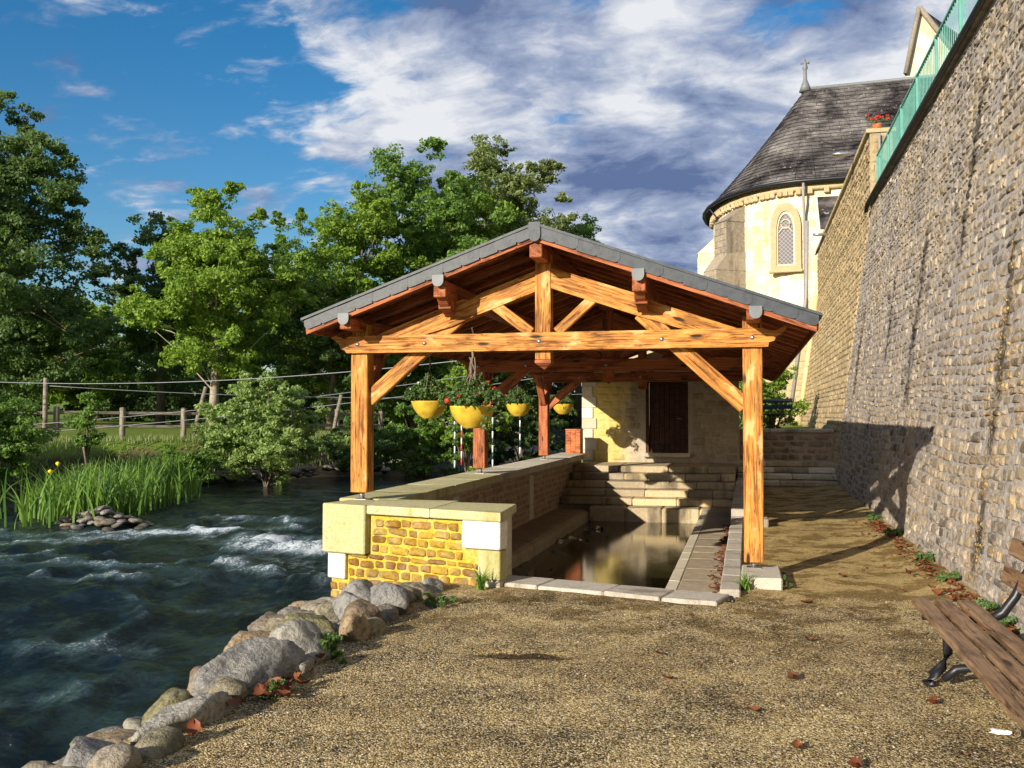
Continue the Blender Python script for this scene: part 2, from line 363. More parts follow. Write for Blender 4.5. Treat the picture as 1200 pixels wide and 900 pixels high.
M['gravel'], n = mat('gravel_ground'); p = n.geo()
v = n.voro(p, 105); vc = n.voro(p, 105, out='Color'); r = n.sep(vc)[0]; v2 = n.voro(p, 170, out='Color'); r2 = n.sep(v2)[0]
big = n.noise(p, 1.5, 6, .62); med = n.noise(n.scl(p, (1.6, 1, 1)), 5, 5, .65); fine = n.noise(p, 40, 4, .7)
mask = n.m('ADD', n.m('MULTIPLY', big, .6), n.m('MULTIPLY', med, .4))
sand = n.ramp(r, (0, (.11, .075, .03)), (.25, (.40, .28, .11)), (.7, (.64, .48, .22)), (1, (.90, .76, .48)))
dark = n.ramp(r, (0, (.012, .009, .005)), (.5, (.065, .05, .024)), (.78, (.22, .17, .09)), (1, (.70, .60, .42)))
f = n.m('ADD', n.m('MULTIPLY', n.m('SUBTRACT', r2, .5), .30), mask)
f = n.m('ADD', f, n.m('MULTIPLY', n.m('SUBTRACT', fine, .5), .5))
c = n.mix(n.step(f, .42, .56), dark, sand)
x, y, z = n.sep(p)
pth = n.m('MULTIPLY', n.step(y, 8.4, 9.6), .65); c = n.mix(pth, c, n.mix(n.step(fine, .35, .6), (.40, .27, .09), (.60, .44, .18)))
moss = n.m('MULTIPLY', n.step(n.noise(p, 2.1, 7, .72), .47, .56), n.step(y, 5.6, 8.2)); c = n.mix(n.m('MULTIPLY', moss, .8), c, (.36, .31, .18), 'MULTIPLY')
trk = n.step(n.noise(n.scl(p, (.5, 1, 1)), 1.1, 5, .6), .44, .62); c = n.mix(n.m('MULTIPLY', trk, .35), c, (.50, .44, .36), 'MULTIPLY'); c = n.mix(n.step(z, -.04, -.16), c, (.035, .026, .017))
pd = n.m('SQRT', n.m('ADD', n.m('POWER', n.m('MULTIPLY', n.m('ADD', x, 1.45), 1.0), 2.0), n.m('POWER', n.m('MULTIPLY', n.m('SUBTRACT', y, 6.42), 4.2), 2.0)))
pd = n.m('ADD', pd, n.m('MULTIPLY_ADD', n.noise(p, 9, 4), .3, -.15)); c = n.mix(n.m('MULTIPLY', n.step(pd, .42, .31), .92), c, (.028, .014, .005))
h = n.m('ADD', n.m('MULTIPLY', v, -1.0), n.m('MULTIPLY', fine, .8))
n.out(n.bsdf(c, .92, n.bump(h, 1.0, .012), .2))
M['pebble'] = stone_mat('pebble', [(.46, .36, .20), (.10, .08, .05), (.62, .51, .33), (.05, .04, .03), (.30, .22, .11), (.07, .06, .04)], dirt=0, bumpd=.002)
M['earth'], n = mat('grass_ground'); p = n.geo(); a = n.noise(p, 1.2, 6, .6); b = n.noise(p, 25, 4, .7); x, y, z = n.sep(p)
c = n.ramp(b, (.3, (.08, .13, .02)), (.55, (.16, .24, .035)), (.75, (.26, .32, .07)))
c = n.mix(n.step(a, .52, .62), c, (.20, .17, .07)); c = n.mix(n.step(z, .55, .2), c, (.05, .042, .028))
n.out(n.bsdf(c, .95, n.bump(b, .8, .04), .1))

def water_mat(name, base, deep, foam, rough, b1, bd):
    m, n = mat(name); p = n.geo()
    w1 = n.noise(n.scl(p, (1, .38, 1)), 3.0, 6, .6, .6); w2 = n.noise(n.scl(p, (.55, 1, 1)), 11, 6, .7)
    c = n.mix(n.step(n.noise(n.scl(p, (.6, 1, 1)), 1.3, 7, .68), .42, .62), deep, base)
    ro = rough; h = n.m('ADD', w1, n.m('MULTIPLY', w2, .6))
    if foam:
        at = n.n('ShaderNodeAttribute'); at.attribute_name = 'foam'; fo = at.outputs['Fac']
        soft = n.noise(n.scl(p, (1, .4, 1)), 6, 7, .75); spk = n.noise(n.scl(p, (1, .6, 1)), 34, 4, .8)
        k = n.m('ADD', n.m('MULTIPLY', n.m('SUBTRACT', soft, .5), 1.5), fo); k2 = n.m('ADD', n.m('MULTIPLY', n.m('SUBTRACT', spk, .5), 2.2), k)
        c = n.mix(n.m('MULTIPLY', n.step(k, .30, .95), .5), c, (.15, .24, .26))
        c = n.mix(n.m('MULTIPLY', n.step(k2, .8, 1.25), .85), c, (.74, .80, .84)); ro = n.m('MULTIPLY_ADD', n.step(k2, .8, 1.25), .45, rough)
    n.out(n.bsdf(c, ro, n.bump(h, b1, bd), .5, IOR=1.30)); return m
M['river'] = water_mat('river_water', (.018, .036, .033), (.002, .005, .004), True, .06, 1.0, .10)
M['pool'] = water_mat('pool_water', (.060, .052, .018), (.032, .030, .010), False, .05, .12, .01)

# ------------------------------------------------------------------ setting: terrain, river, yard
BL = [(-60, -14), (5, -16.5), (12, -16.2), (17, -16.2), (22, -18.3), (27, -18.6), (29.5, -16.2), (33, -13.8), (42, -13.6), (60, -17), (90, -21), (130, -26), (400, -90)]
def bank(y): return np.interp(y, [a for a, _ in BL], [b for _, b in BL])
def ground_z(x, y):
    bl = bank(y); left = sst(bl-x, -.3, 2.0); z = -1.5+left*2.25+sst(bl-x, 4, 22)*.5
    fade = sst(y, 95, 110)*(1-left); z = z+fade*1.6
    z = np.where((x > -4.6) & (y > 25.15), 1.18, z)
    z = np.where(x > 2.9, 6.0, z)
    z = np.where((x > -2.8) & (x <= 2.9) & (y <= 25.15), -1.7, z)
    z = z+(fbm(x*.8+50, y*.8, 3)-.45)*.12*(z > .3)*(z < 5)
    z = z+sst(np.hypot(x, y), 150, 900)*14
    return z
xs = np.unique(np.concatenate([np.linspace(-900, -60, 16), np.linspace(-60, -32, 25), np.linspace(-32, -10, 90), np.linspace(-10, 4, 36), [-4.62, -4.58, 2.88, 2.92], np.linspace(4, 40, 20), np.linspace(40, 900, 14)]))
ys = np.unique(np.concatenate([np.linspace(-500, -20, 12), np.linspace(-20, 10, 26), np.linspace(10, 50, 120), [25.13, 25.17], np.linspace(50, 120, 50), np.linspace(120, 1500, 30)]))
X, Y, f = grid(xs, ys); me = fast('ground', np.stack([X, Y, ground_z(X, Y)], -1).reshape(-1, 3), f)
link('ground', me, None, None, M['earth'], kind='structure')

# river surface
def step_axis(a, b, s0, g):
    v = [a]; s = s0
    while v[-1] < b: v.append(v[-1]+s); s *= g
    return v
xs = np.array([-x for x in step_axis(2.7, 11, .055, 1.002)]+[-x for x in step_axis(11.1, 130, .09, 1.045)][0:])[::-1]
ys = np.array([-x for x in step_axis(-1.5, 30, .3, 1.1)][::-1]+step_axis(1.6, 20, .06, 1.004)+step_axis(20.2, 400, .16, 1.03))
X, Y, f = grid(np.unique(xs), np.unique(ys))
calm = 1-sst(Y, 19, 27)*.85
u = X+.22*Y
h = (fbm(u*.9, Y*.28, 4)-.47)*.34+(fbm(u*3.2+9, Y*1.0, 3)-.44)*.13
ridge = 1-np.abs(fbm(u*.8+20, Y*.45+4, 4)-.47)*9
h = h+np.clip(ridge, 0, 1)*.10*calm
Z = -.62+h*calm*.9
foam = np.zeros_like(X)
def blob(cx, cy, rx, ry, a, k):
    global foam
    dx_, dy_ = X-cx, Y-cy; p_ = (dx_*math.cos(a)+dy_*math.sin(a))/rx; q_ = (-dx_*math.sin(a)+dy_*math.cos(a))/ry
    foam = np.maximum(foam, k*np.exp(-(p_**2+q_**2)))
blob(-10.6, 16.4, 2.6, .45, .35, 1.25); blob(-6.9, 14.6, 2.2, .6, -.15, 1.1); blob(-9.0, 11.2, 3.2, .3, .12, .75); blob(-6.0, 10.2, 1.2, .3, .1, .6); blob(-11.2, 15.6, 2.2, .5, .5, 1.0); blob(-12.2, 13.2, 2.6, .45, .2, .95); blob(-8.2, 15.4, 2.0, .55, -.2, 1.1); blob(-7.4, 12.9, 1.5, .5, -.3, .75)
blob(-9.6, 12.4, 2.5, .5, .1, .8); blob(-11.0, 11.0, 2.2, .25, .1, .8); blob(-6.1, 8.1, .9, .7, .6, .8); blob(-5.4, 6.7, 1.0, .5, .8, .7); blob(-7.4, 8.8, 1.4, .6, .3, .5); blob(-9.8, 18.5, 1.6, .9, .2, .65)
foam = foam*.98+np.clip(1-np.abs(fbm(u*1.6+3, Y*.9, 4)-.47)*14, 0, 1)*.5*calm*sst(fbm(u*.4, Y*.4, 2), .38, .52)+np.clip(ridge, 0, 1)*.4*calm*sst(Y, 7, 11)*(1-sst(Y, 17, 21))+(fbm(u*.5, Y*.2+7, 3)-.5)*.55*calm
Z = Z+np.clip(foam, 0, 1)*(fbm(X*5, Y*5, 3)-.3)*.10
me = fast('river', np.stack([X, Y, Z], -1).reshape(-1, 3), f)
at = me.attributes.new('foam', 'FLOAT', 'POINT'); at.data.foreach_set('value', np.clip(foam, 0, 2).astype(np.float32).ravel())
link('river', me, None, None, M['river'], kind='structure')

# gravel yard in front of the wash house and the path beside it
def yard_z(x, y):
    edge = -2.82+.22*(fbm(y*1.3, y*0+3, 3)-.45)*2
    z = -sst(edge-x, -.05, 1.9)*1.0
    z = z+(fbm(x*1.1, y*1.1, 3)-.45)*.035*(x > edge)+(fbm(x*9, y*9, 3)-.45)*.010
    pit = lambda cx, cy, a, b, dd: -dd*np.exp(-(((x-cx)/a)**2+((y-cy)/b)**2)**1.6)
    return z+pit(-1.62, 6.42, .19, .075, .055)+pit(-1.27, 6.42, .11, .05, .06)
def yard_end(x): return np.where(x < -.25, 9.22-.245*(np.clip(x, -2.6, 0)+2.6), 8.66)
xs = np.linspace(-4.7, 1.98, 190); vs = np.concatenate([np.linspace(0, .58, 26)[:-1], np.linspace(.58, 1, 150)])
X, V_, f = grid(xs, vs); Y = -9+V_*(yard_end(X)+9)
link('gravel_yard', fast('gravel_yard', np.stack([X, Y, yard_z(X, Y)], -1).reshape(-1, 3), f), None, None, M['gravel'], kind='structure')
xs = np.linspace(-.12, 1.99, 40); ys = np.linspace(8.66, 23.4, 170); X, Y, f = grid(xs, ys)
zp = (fbm(X*1.3+7, Y*1.3, 3)-.45)*.05+(fbm(X*9, Y*9, 3)-.45)*.012+sst(X, 1.3, 1.95)*.07
link('gravel_path', fast('gravel_path', np.stack([X, Y, zp*sst(Y, 8.6, 9.2)+yard_z(X, Y)*(1-sst(Y, 8.6, 9.2))], -1).reshape(-1, 3), f), None, None, M['gravel'], kind='structure')
# loose stones lying on the yard
NP = 7000
r_ = np.random.RandomState(5); Yp = 3.6+r_.rand(NP)**1.5*6.0; Xp = -2.8+r_.rand(NP)*4.7
ok = (Yp < np.where(Xp < -.25, 8.4, 9.2)); Xp, Yp = Xp[ok], Yp[ok]; k = len(Xp); s = .003+.005*r_.rand(k)**2.5*1.6
base = np.array([(1, 0, 0), (-1, 0, 0), (0, 1, 0), (0, -1, 0), (0, 0, .7), (0, 0, -.6)]); tf = np.array([(0, 2, 4), (2, 1, 4), (1, 3, 4), (3, 0, 4), (2, 0, 5), (1, 2, 5), (3, 1, 5), (0, 3, 5)])
vv = base[None]*s[:, None, None]*(.7+.6*r_.rand(k, 6, 1)); an = r_.rand(k)*6.28; ca, sa = np.cos(an)[:, None], np.sin(an)[:, None]
vv = np.stack([vv[..., 0]*ca-vv[..., 1]*sa, vv[..., 0]*sa+vv[..., 1]*ca, vv[..., 2]], -1)+np.stack([Xp, Yp, yard_z(Xp, Yp)+s*.3], -1)[:, None]
ff = (tf[None]+np.arange(k)[:, None, None]*6).reshape(-1, 3)
link('loose_gravel', fast('loose_gravel', vv.reshape(-1, 3), ff, False), None, None, M['pebble'], kind='stuff', label='loose light and dark grit scattered over the sandy yard', cat='gravel')

# ------------------------------------------------------------------ stone laying
def stone_protos(n, c, j, nm, matl, smooth=False):
    out = []
    for i in range(n):
        rr = random.Random(i*7+len(nm)); me = hull(cpts(1, 1, 1, c, j, rr)+[(rr.uniform(-.25, .25), -.5-rr.uniform(.02, .14), rr.uniform(-.25, .25)) for _ in range(2)], nm, smooth); me.materials.append(matl); out.append(me)
    return out
def lay(parent, M0, rects, nm, matl, depth, limit, seed, c=.22, j=.05, focus=None, proud=(.008, .03), n=12):
    """rects: (u, v, w, h) in the plane of frame M0 (local X along, local Z up, local -Y faces out)"""
    rr = random.Random(seed); protos = stone_protos(n, c, j, nm, matl)
    arr = [(np.array([v.co for v in me.vertices], dtype=np.float32), np.array([p.vertices[:] for p in me.polygons])) for me in protos]
    def size(q):
        p = M0 @ Vector((q[0], 0, q[1])); d2 = (p-co.location).length_squared
        vis = 1 if focus is None or focus(p) else .001
        return vis*q[2]*q[3]/d2
    rects = sorted(rects, key=size, reverse=True); GV, GF, b = [], [], 0
    for i, (u, v, w_, h_) in enumerate(rects):
        t = rr.randrange(n); out = rr.uniform(*proud)
        L = M0 @ T(u+w_/2, depth/2-out, v+h_/2) @ Matrix.Rotation(rr.uniform(-.05, .05), 4, 'Y') @ Matrix.Rotation(rr.choice((0, math.pi)), 4, 'Y') @ Matrix.Diagonal((w_, depth, h_, 1))
        if i < limit: link(nm, protos[t], L, parent)
        else:
            v_, f_ = arr[t]; A = np.array(L); GV.append(v_ @ A[:3, :3].T+A[:3, 3]); GF.append(f_+b); b += len(v_)
    if GV:
        W = np.concatenate(GV); inv = np.array(WM[parent].inverted()); W = W @ inv[:3, :3].T+inv[:3, 3]
        link(nm+'_field', fast(nm, W, np.concatenate(GF), False), WM[parent], parent, matl, kind='stuff')
def courses(u0, u1, v0, v1, hh, ww, gap, rr, skip=None, wob=.0):
    out = []; v = v0
    while v < v1-hh[0]*.5:
        h_ = rr.uniform(*hh); u = u0-rr.uniform(0, ww[0])
        while u < u1:
            w_ = rr.uniform(*ww); a, b = max(u, u0), min(u+w_, u1)
            if b-a > ww[0]*.4:
                vv_ = v+wob*math.sin(u*.9+v)+rr.uniform(-.008, .008)
                if not (skip and skip((a+b)/2, vv_+h_/2)): out.append((a+gap/2, vv_+gap/2, b-a-gap, min(h_, v1-v)-gap))
            u += w_
        v += h_
    return out
BAT = .1386
# ---- near retaining wall
wn = thing('retaining_wall', (1.9, 2, 0), 'tall leaning grey rubble wall with green railing on top, along the right edge of the yard', 'wall')
def wall_frame(x0):  # local X runs towards +Y, local -Y faces -X, tilted by the batter
    up = Vector((BAT, 0, 1)).normalized(); al = Vector((0, 1, 0)); ny = up.cross(al).normalized()
    ny = -al.cross(up) if False else up.cross(al)
    if ny.x < 0: ny = -ny
    Mx = Matrix((al, ny, up)).transposed().to_4x4(); Mx.translation = (x0, 0, 0); return Mx
FW = wall_frame(1.93); SL = math.hypot(1, BAT)
TOPN = 6.45
def body(nm, y0, y1, z1, x0, back, m, parent, n=60, xt=None):
    xt = x0+BAT*z1 if xt is None else xt
    V = [(x0-.06*BAT*0, y0, -.4), (x0+BAT*z1, y0, z1), (back, y0, z1), (back, y0, -.4), (x0, y1, -.4), (x0+BAT*z1, y1, z1), (back, y1, z1), (back, y1, -.4)]
    V[0] = (x0-BAT*.4, y0, -.4); V[4] = (x0-BAT*.4, y1, -.4)
    inv = WM[parent].inverted()
    return link(nm, pyd(nm, [inv @ Vector(v) for v in V], [(0, 1, 2, 3), (4, 5, 6, 7), (0, 4, 5, 1), (1, 5, 6, 2), (2, 6, 7, 3), (3, 7, 4, 0)]), WM[parent], parent, m)
body('wall_core', 1.5, 23.7, TOPN, 1.93, 3.5, M['wallm'], wn)
rr = random.Random(11)
slots = [(9.42, 9.58, 1.75, 2.25), (9.45, 9.72, 1.15, 1.45), (9.4, 9.52, .5, .9), (14.65, 14.85, 2.1, 2.5), (14.7, 14.85, 2.75, 3.1), (17.5, 17.65, 2.5, 2.9), (12.05, 12.2, 3.0, 3.5)]
sk = lambda u, v: any(a < u < b and c_ < v/SL < d_ for a, b, c_, d_ in slots)
rects = courses(1.5, 23.7, -.05, 6.38*SL, (.06, .135), (.09, .34), .012, rr, sk, .05)
lay(wn, FW, rects, 'stone', M['wall'], .14, 300, 5, c=.13, j=.085, focus=lambda p: p.y > 7.2+0*p.z, proud=(-.002, .014), n=18)
for a, b, c_, d_ in slots[:0]: pass
y = 1.5; rr = random.Random(4)
while y < 23.7:
    L = rr.uniform(.7, 1.1); e = min(y+L, 23.7)
    box_at('coping_stone', 2.74, 3.45, y, e-.012, TOPN, TOPN+.09, M['butt'], wn, .015, .004); y += L
# ---- far retaining wall (upper part vertical)
wf = thing('retaining_wall', (1.9, 23.7, 0), 'higher ochre part of the old retaining wall, running on to the church', 'wall')
body('wall_core', 23.7, 41, TOPN, 1.93, 3.3, M['fwallm'], wf)
box_at('upper_wall', 2.8, 3.3, 23.7, 41, TOPN-.02, 8.15, M['fwallm'], wf, .01)
rr = random.Random(21)
lay(wf, FW, courses(23.72, 41, .3, TOPN*SL, (.12, .2), (.2, .42), .025, rr), 'stone', M['fwall'], .12, 110, 6, c=.12, j=.07, focus=lambda p: p.z > 1.3, n=8)
FU = Matrix(((0, 1, 0, 2.8), (1, 0, 0, 0), (0, 0, 1, 0), (0, 0, 0, 1)))
lay(wf, FU, courses(23.72, 41, TOPN+.02, 8.1, (.12, .2), (.2, .42), .025, rr), 'stone', M['fwall'], .12, 60, 7, c=.12, j=.07, n=8)
lay(wf, T(0, 23.7, 0), courses(2.82, 3.28, TOPN+.1, 8.1, (.2, .26), (.2, .26), .02, rr), 'stone', M['fwall'], .1, 40, 8, c=.15, j=.03, n=6)
y = 23.66
while y < 41:
    box_at('coping_stone', 2.72, 3.38, y, min(y+.88, 41.05), 8.15, 8.25, M['churchy'], wf, .01); y += .9
for o_, (pa, pb) in (('seam_pipe', ((3.0, 23.6, 6.5), (3.0, 23.6, 8.1))),): tube(o_, [pa, pb], .03, M['pipeg'], wf)
# pipe laid along the top edge
tube('edge_pipe', [(2.72, 1.6, 6.50), (2.71, 12, 6.49), (2.70, 23.4, 6.47), (2.69, 23.6, 6.3)], .045, M['iron'], wn)
# railing
rl = thing('metal_railing', (2.95, 2, TOPN+.09), 'green painted metal railing of close bars along the top of the wall', 'railing')
zr = TOPN+.09
for z_ in (zr+.12, zr+1.05): beam('rail', (2.95, 2, z_), (2.95, 23.6, z_), .05, .04, M['green'], rl)
pm = block(.05, .05, 1.1, .004); pm.materials.append(M['green']); bm_ = block(.012, .016, .92, .002); bm_.materials.append(M['green'])
for i in range(13): link('post', pm, T(2.95, 2+i*1.8, zr+.55), rl)
k = 0; y = 2.12
while y < 23.6 and k < 299:
    link('bar', bm_, T(2.95, y, zr+.585), rl); y += .13 if y > 9 else .25; k += 1

# ------------------------------------------------------------------ low wash-house wall (front return + long side)
lw = thing('low_stone_wall', (-4.1, 9.6, -.6), 'low L-shaped stone wall with pale coping around the basin, yellow rubble on its front end', 'wall')
UX = Vector((.964, -.265, 0)).normalized()
FF = Matrix((UX, Vector((-UX.y, UX.x, 0)), Vector((0, 0, 1)))).transposed().to_4x4(); FF.translation = (-4.27, 9.47, 0)
def fb(nm, u0, u1, z0, z1, m, out=0., dep=.3, c=.01, j=.003): return box_at(nm, u0, u1, -out, dep, z0, z1, m, lw, c, j, M=FF)
box_at('wall_core', .05, 1.86, .015, .28, -.9, .60, M['brickm'], lw, .01, M=FF); box_at('inner_core', -3.89, -2.62, 9.4, 9.9, -.9, .60, M['innerm'], lw, .01)
fb('corner_block', -.02, .53, .20, .70, M['mossy'], .075, .5, .012)
fb('white_block', .02, .245, -.07, .19, M['white'], .03)
fb('white_block', 1.665, 2.085, .345, .605, M['white'], .035, .12)
fb('pale_block', 1.84, 2.08, .06, .338, M['mossy'], .03, .12)
fb('quoin', 1.86, 2.07, -.5, .055, M['lime'], .02, .12)
def prism(nm, pts, z0, z1, m, c=.01):
    """upright block over a four-sided plan, its edges eased"""
    cx_ = sum(p[0] for p in pts)/4; cy_ = sum(p[1] for p in pts)/4; P = []
    for x, y in pts:
        dx_, dy_ = x-cx_, y-cy_; L = math.hypot(dx_, dy_)
        for k, zz_ in ((1, z0+c), (1-c/L, z0), (1, z1-c), (1-c/L, z1)): P.append((dx_*k, dy_*k, zz_))
    return link(nm, hull(P), T(cx_, cy_, 0), lw, m)
def fp(u, o_): q = FF @ Vector((u, -o_, 0)); return (q.x, q.y)
prism('coping_slab', [fp(.54, .05), fp(1.30, .05), (fp(1.30, .05)[0]+.02, 10.02), (fp(.54, .05)[0]-.16, 10.02)], .612, .70, M['mossy'])
prism('coping_slab', [fp(1.306, .05), fp(2.10, .05), (-2.325, 9.80), (fp(1.306, .05)[0]+.02, 9.86)], .612, .70, M['mossy'])
for z0_, z1_ in ((.10, .605), (-.9, .095)): prism('end_block', [fp(1.9, -.02), fp(2.072, -.02), (-2.36, 9.74), (-2.55, 9.74)], z0_, z1_, M['lime'])
rr = random.Random(9)
q = courses(.56, 1.655, .215, .60, (.085, .098), (.12, .26), .016, rr)+courses(.26, 1.83, -.32, .205, (.085, .10), (.12, .26), .016, rr)+courses(.02, .25, -.5, -.08, (.09, .11), (.12, .2), .02, rr)
q = [t for t in q if not (t[0]+t[2] > 1.66 and t[1] > .2)]
lay(lw, FF, q, 'stone', M['brick'], .10, 300, 10, c=.15, j=.07, proud=(-.004, .012), n=14)
# long side wall
box_at('side_core', -4.42, -3.90, 9.9, 23.2, -1.3, .58, M['innerm'], lw, .01)
y = 10.05; rr = random.Random(13)
while y < 23.2:
    L = rr.uniform(.95, 1.25); e = min(y+L, 23.3)
    box_at('coping_slab', -4.40, -3.72, y, e-.008, .585, .70, M['mossy'] if y < 14 else M['lime'], lw, .010, .003); y += L
FI = Matrix(((0, -1, 0, -3.90), (1, 0, 0, 0), (0, 0, 1, 0), (0, 0, 0, 1)))
pil = [(12.6, 12.95), (17.4, 17.75)]
q = courses(10.2, 23.1, -.30, .52, (.095, .12), (.18, .36), .03, rr, lambda u, v: any(a < u < b for a, b in pil))
lay(lw, FI, q, 'stone', M['inner'], .08, 230, 12, c=.12, j=.05, proud=(-.002, .010), n=8)
for a, b in pil: box_at('pale_block', -3.95, -3.878, a+.02, b-.02, -.3, .5, M['lime'], lw, .006)
# planter box on the coping
bx = thing('wooden_box', (-4.02, 22.9, .70), 'orange-red wooden box standing on the far end of the wall coping', 'box')
for i in range(3): box_at('plank', -4.19+i*.117, -4.19+i*.117+.114, 22.70, 22.725, .70, 1.25, M['boxw'], bx, .004)
for i in range(3): box_at('plank', -3.865, -3.84, 22.727+i*.125, 22.727+i*.125+.122, .70, 1.25, M['boxw'], bx, .004)
box_at('plank', -4.19, -4.165, 22.727, 23.1, .70, 1.25, M['boxw'], bx, .004); box_at('plank', -4.16, -3.867, 23.075, 23.1, .70, 1.25, M['boxw'], bx, .004)
box_at('lid', -4.2, -3.83, 22.69, 23.11, 1.252, 1.28, M['boxw'], bx, .005)

# ------------------------------------------------------------------ basin
bs = thing('wash_basin', (-2, 14, -.95), 'sunken rectangular stone washing basin with paved edge under the timber roof', 'basin')
link('basin_floor', block(3.6, 12, .1), T(-2.2, 14.3, -1.0), bs, M['deck'])
# rounded ledge on the left
prof = [(-3.91, -1.0), (-3.91, -.335), (-3.36, -.335), (-3.28, -.345), (-3.225, -.375), (-3.20, -.43), (-3.20, -1.0)]
yy = 9.55; i = 0
while yy < 19.95:
    e = min(yy+1.35, 19.95); V, F = extrude(prof, yy, e-.006); link('ledge_stone', pyd('ledge', V, F, False), None, bs, M['deck']); yy += 1.35
# back lip and deck
x = -3.2
while x < -.26:
    e = min(x+.75, -.26); box_at('lip_stone', x, e-.006, 19.9, 20.4, -1.0, -.275, M['step'], bs, .03, .004); x += .75
y = 9.02; rr = random.Random(3)
while y < 19.88:
    e = min(y+rr.uniform(.6, 1.0), 19.89)
    box_at('edge_slab', -.89, -.762, y, e-.006, -1.0, -.272, M['lime'], bs, .008, .002); box_at('deck_slab', -.757, -.262, y+.12 if y > 9.1 else y, e+.112, -.5, -.275, M['deck'], bs, .008, .003); y = e
link('basin_front', block(2.6, .12, .98, .005), T(-1.75, 9.36, -.50) @ Matrix.Rotation(R(-15.0), 4, 'Z'), bs, M['deck'])
# front strip of slabs, flush with the yard
cuts = [0, .66, 1.32, 1.86, 2.36]
SF = Matrix(((.969, .248, 0, -2.55), (-.248, .969, 0, 9.05), (0, 0, 1, 0), (0, 0, 0, 1)))
for a, b in zip(cuts, cuts[1:]): box_at('kerb_slab', a, b-.008, 0, .42, -.22, .035, M['slab'], bs, .012, .006, M=SF)
# pool water
link('pool_water', fast('pool_water', [(-3.25, 9.0, -.56), (-.85, 9.0, -.56), (-.85, 19.95, -.56), (-3.25, 19.95, -.56)], [(0, 1, 2, 3)]), None, None, M['pool'], kind='structure')
# side kerb with post pads
kb = thing('stone_kerb', (-.15, 9, 0), 'pale stone kerb with square post pads between basin deck and gravel path', 'kerb')
y = 8.93; rr = random.Random(8)
while y < 15.4:
    e = min(y+rr.uniform(.75, 1.05), 15.4); box_at('kerb_stone', -.255, -.075, y, e-.008, -.6, .062, M['slab'], kb, .012, .003); y = e
while y < 22.9:
    e = min(y+rr.uniform(.8, 1.1), 22.9); box_at('kerb_stone', -.255, -.035, y, e-.008, -.6, .175, M['slab'], kb, .012, .003); y = e
box_at('post_pad', -.071, .30, 9.33, 10.15, -.2, .112, M['slab'], kb, .014, .004)
box_at('post_pad', -.031, .28, 14.5, 15.1, -.2, .112, M['slab'], kb, .014, .004); box_at('post_pad', -.031, .28, 19.45, 20.0, -.2, .112, M['slab'], kb, .014, .004)

# ------------------------------------------------------------------ steps
stp = thing('stone_steps', (-2, 20, -.3), 'worn stone steps climbing from the basin to the door', 'steps'); rr = random.Random(14)
for k in range(1, 6):
    z1 = -.275+.148*k; y0 = 19.95+.41*k; x = -3.9-rr.uniform(0, .3)
    while x < -.27:
        L = rr.uniform(.45, 1.15); e = min(x+L, -.26)
        if e-max(x, -3.9) > .08: box_at('step_block', max(x, -3.9), e-.008, y0+rr.uniform(-.012, .012), y0+(.55 if k < 5 else 1.75), z1-.145, z1+rr.uniform(-.004, .004), M['step'], stp, .014, .006)
        x = e if e < -.26 else 9
box_at('landing', -3.9, -.27, 22.2, 23.75, -.8, .30, M['step'], stp, .01)
for k in range(5): box_at('riser_core', -3.9, -.27, 20.4+.41*k+.1, 23.7, -.6+.148*k-.2, -.275+.148*k-.01, M['deck'], stp, .002)
st2 = thing('stone_steps', (.9, 23.3, 0), 'four low stone steps at the end of the gravel path, against the tall wall', 'steps')
for k in range(4):
    z1 = .125*(k+1); y0 = 22.7+.47*k; x = -.02 if y0 < 23 else -.24
    while x < 1.9:
        L = rr.uniform(.5, .95); e = min(x+L, 1.93+.1386*z1)
        if e-x > .05: box_at('step_block', x, e-.008, y0, y0+.6+(.6 if k == 3 else 0), z1-.110, z1+rr.uniform(-.004, .004), M['lime'] if rr.random() < .6 else M['step'], st2, .014, .006)
        x += L
tw = thing('terrace_wall', (.9, 24.9, 0), 'low dark wall carrying the upper terrace behind the right-hand steps', 'wall')
box_at('wall_core', -.2, 2.1, 24.95, 25.4, 0, 1.18, M['innerm'], tw, .01)
lay(tw, T(0, 24.95, 0), courses(-.18, 2.0, .5, 1.12, (.14, .18), (.25, .45), .03, rr), 'stone', M['butt'], .1, 100, 15, n=6)
x = -.2
while x < 2.05: box_at('coping_slab', x, min(x+.74, 2.1), 24.88, 25.45, 1.182, 1.27, M['slab'], tw, .012); x += .75

# ------------------------------------------------------------------ stone end building
hs_ = thing('stone_building', (-2.1, 23.7, .46), 'small stone end building with dark plank door under the far end of the roof', 'building')
def bw(nm, x0, x1, z0, z1): return box_at(nm, x0, x1, 23.72, 24.1, z0, z1, M['housem'], hs_, .01)
bw('wall', -3.95, -2.40, -.5, 2.62); bw('wall', -1.39, -.2, -.5, 2.62); bw('wall', -2.40, -1.39, -.5, .66); bw('wall', -2.40, -1.39, 2.46, 2.62)
V, F = extrude([(-3.95, 2.621), (-.2, 2.621), (-2.02, 3.2)], 23.74, 24.08); link('gable_wall', pyd('gable', V, F), None, hs_, M['housem'])
for xa in (-3.95, -.5): box_at('side_wall', xa, xa+.3, 24.105, 24.9, -.5, 2.6, M['housem'], hs_, .01)
rr = random.Random(17)
q = courses(-3.6, -.22, .50, 2.6, (.15, .21), (.22, .48), .022, rr, lambda u, v: -2.62 < u < -1.17 and v > .62)
q = [(a, b, c_, d_) for a, b, c_, d_ in q if not (a+c_ > -2.42 and a < -1.37 and b+d_ > .60)]
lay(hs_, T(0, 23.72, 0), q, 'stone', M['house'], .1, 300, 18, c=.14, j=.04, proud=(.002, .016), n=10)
z = .5; i = 0
while z < 2.5:
    box_at('quoin', -3.965, -3.965+(.36 if i % 2 else .27), 23.685, 23.9, z, z+.255, M['white'] if i == 4 else M['lime'], hs_, .008); z += .26; i += 1
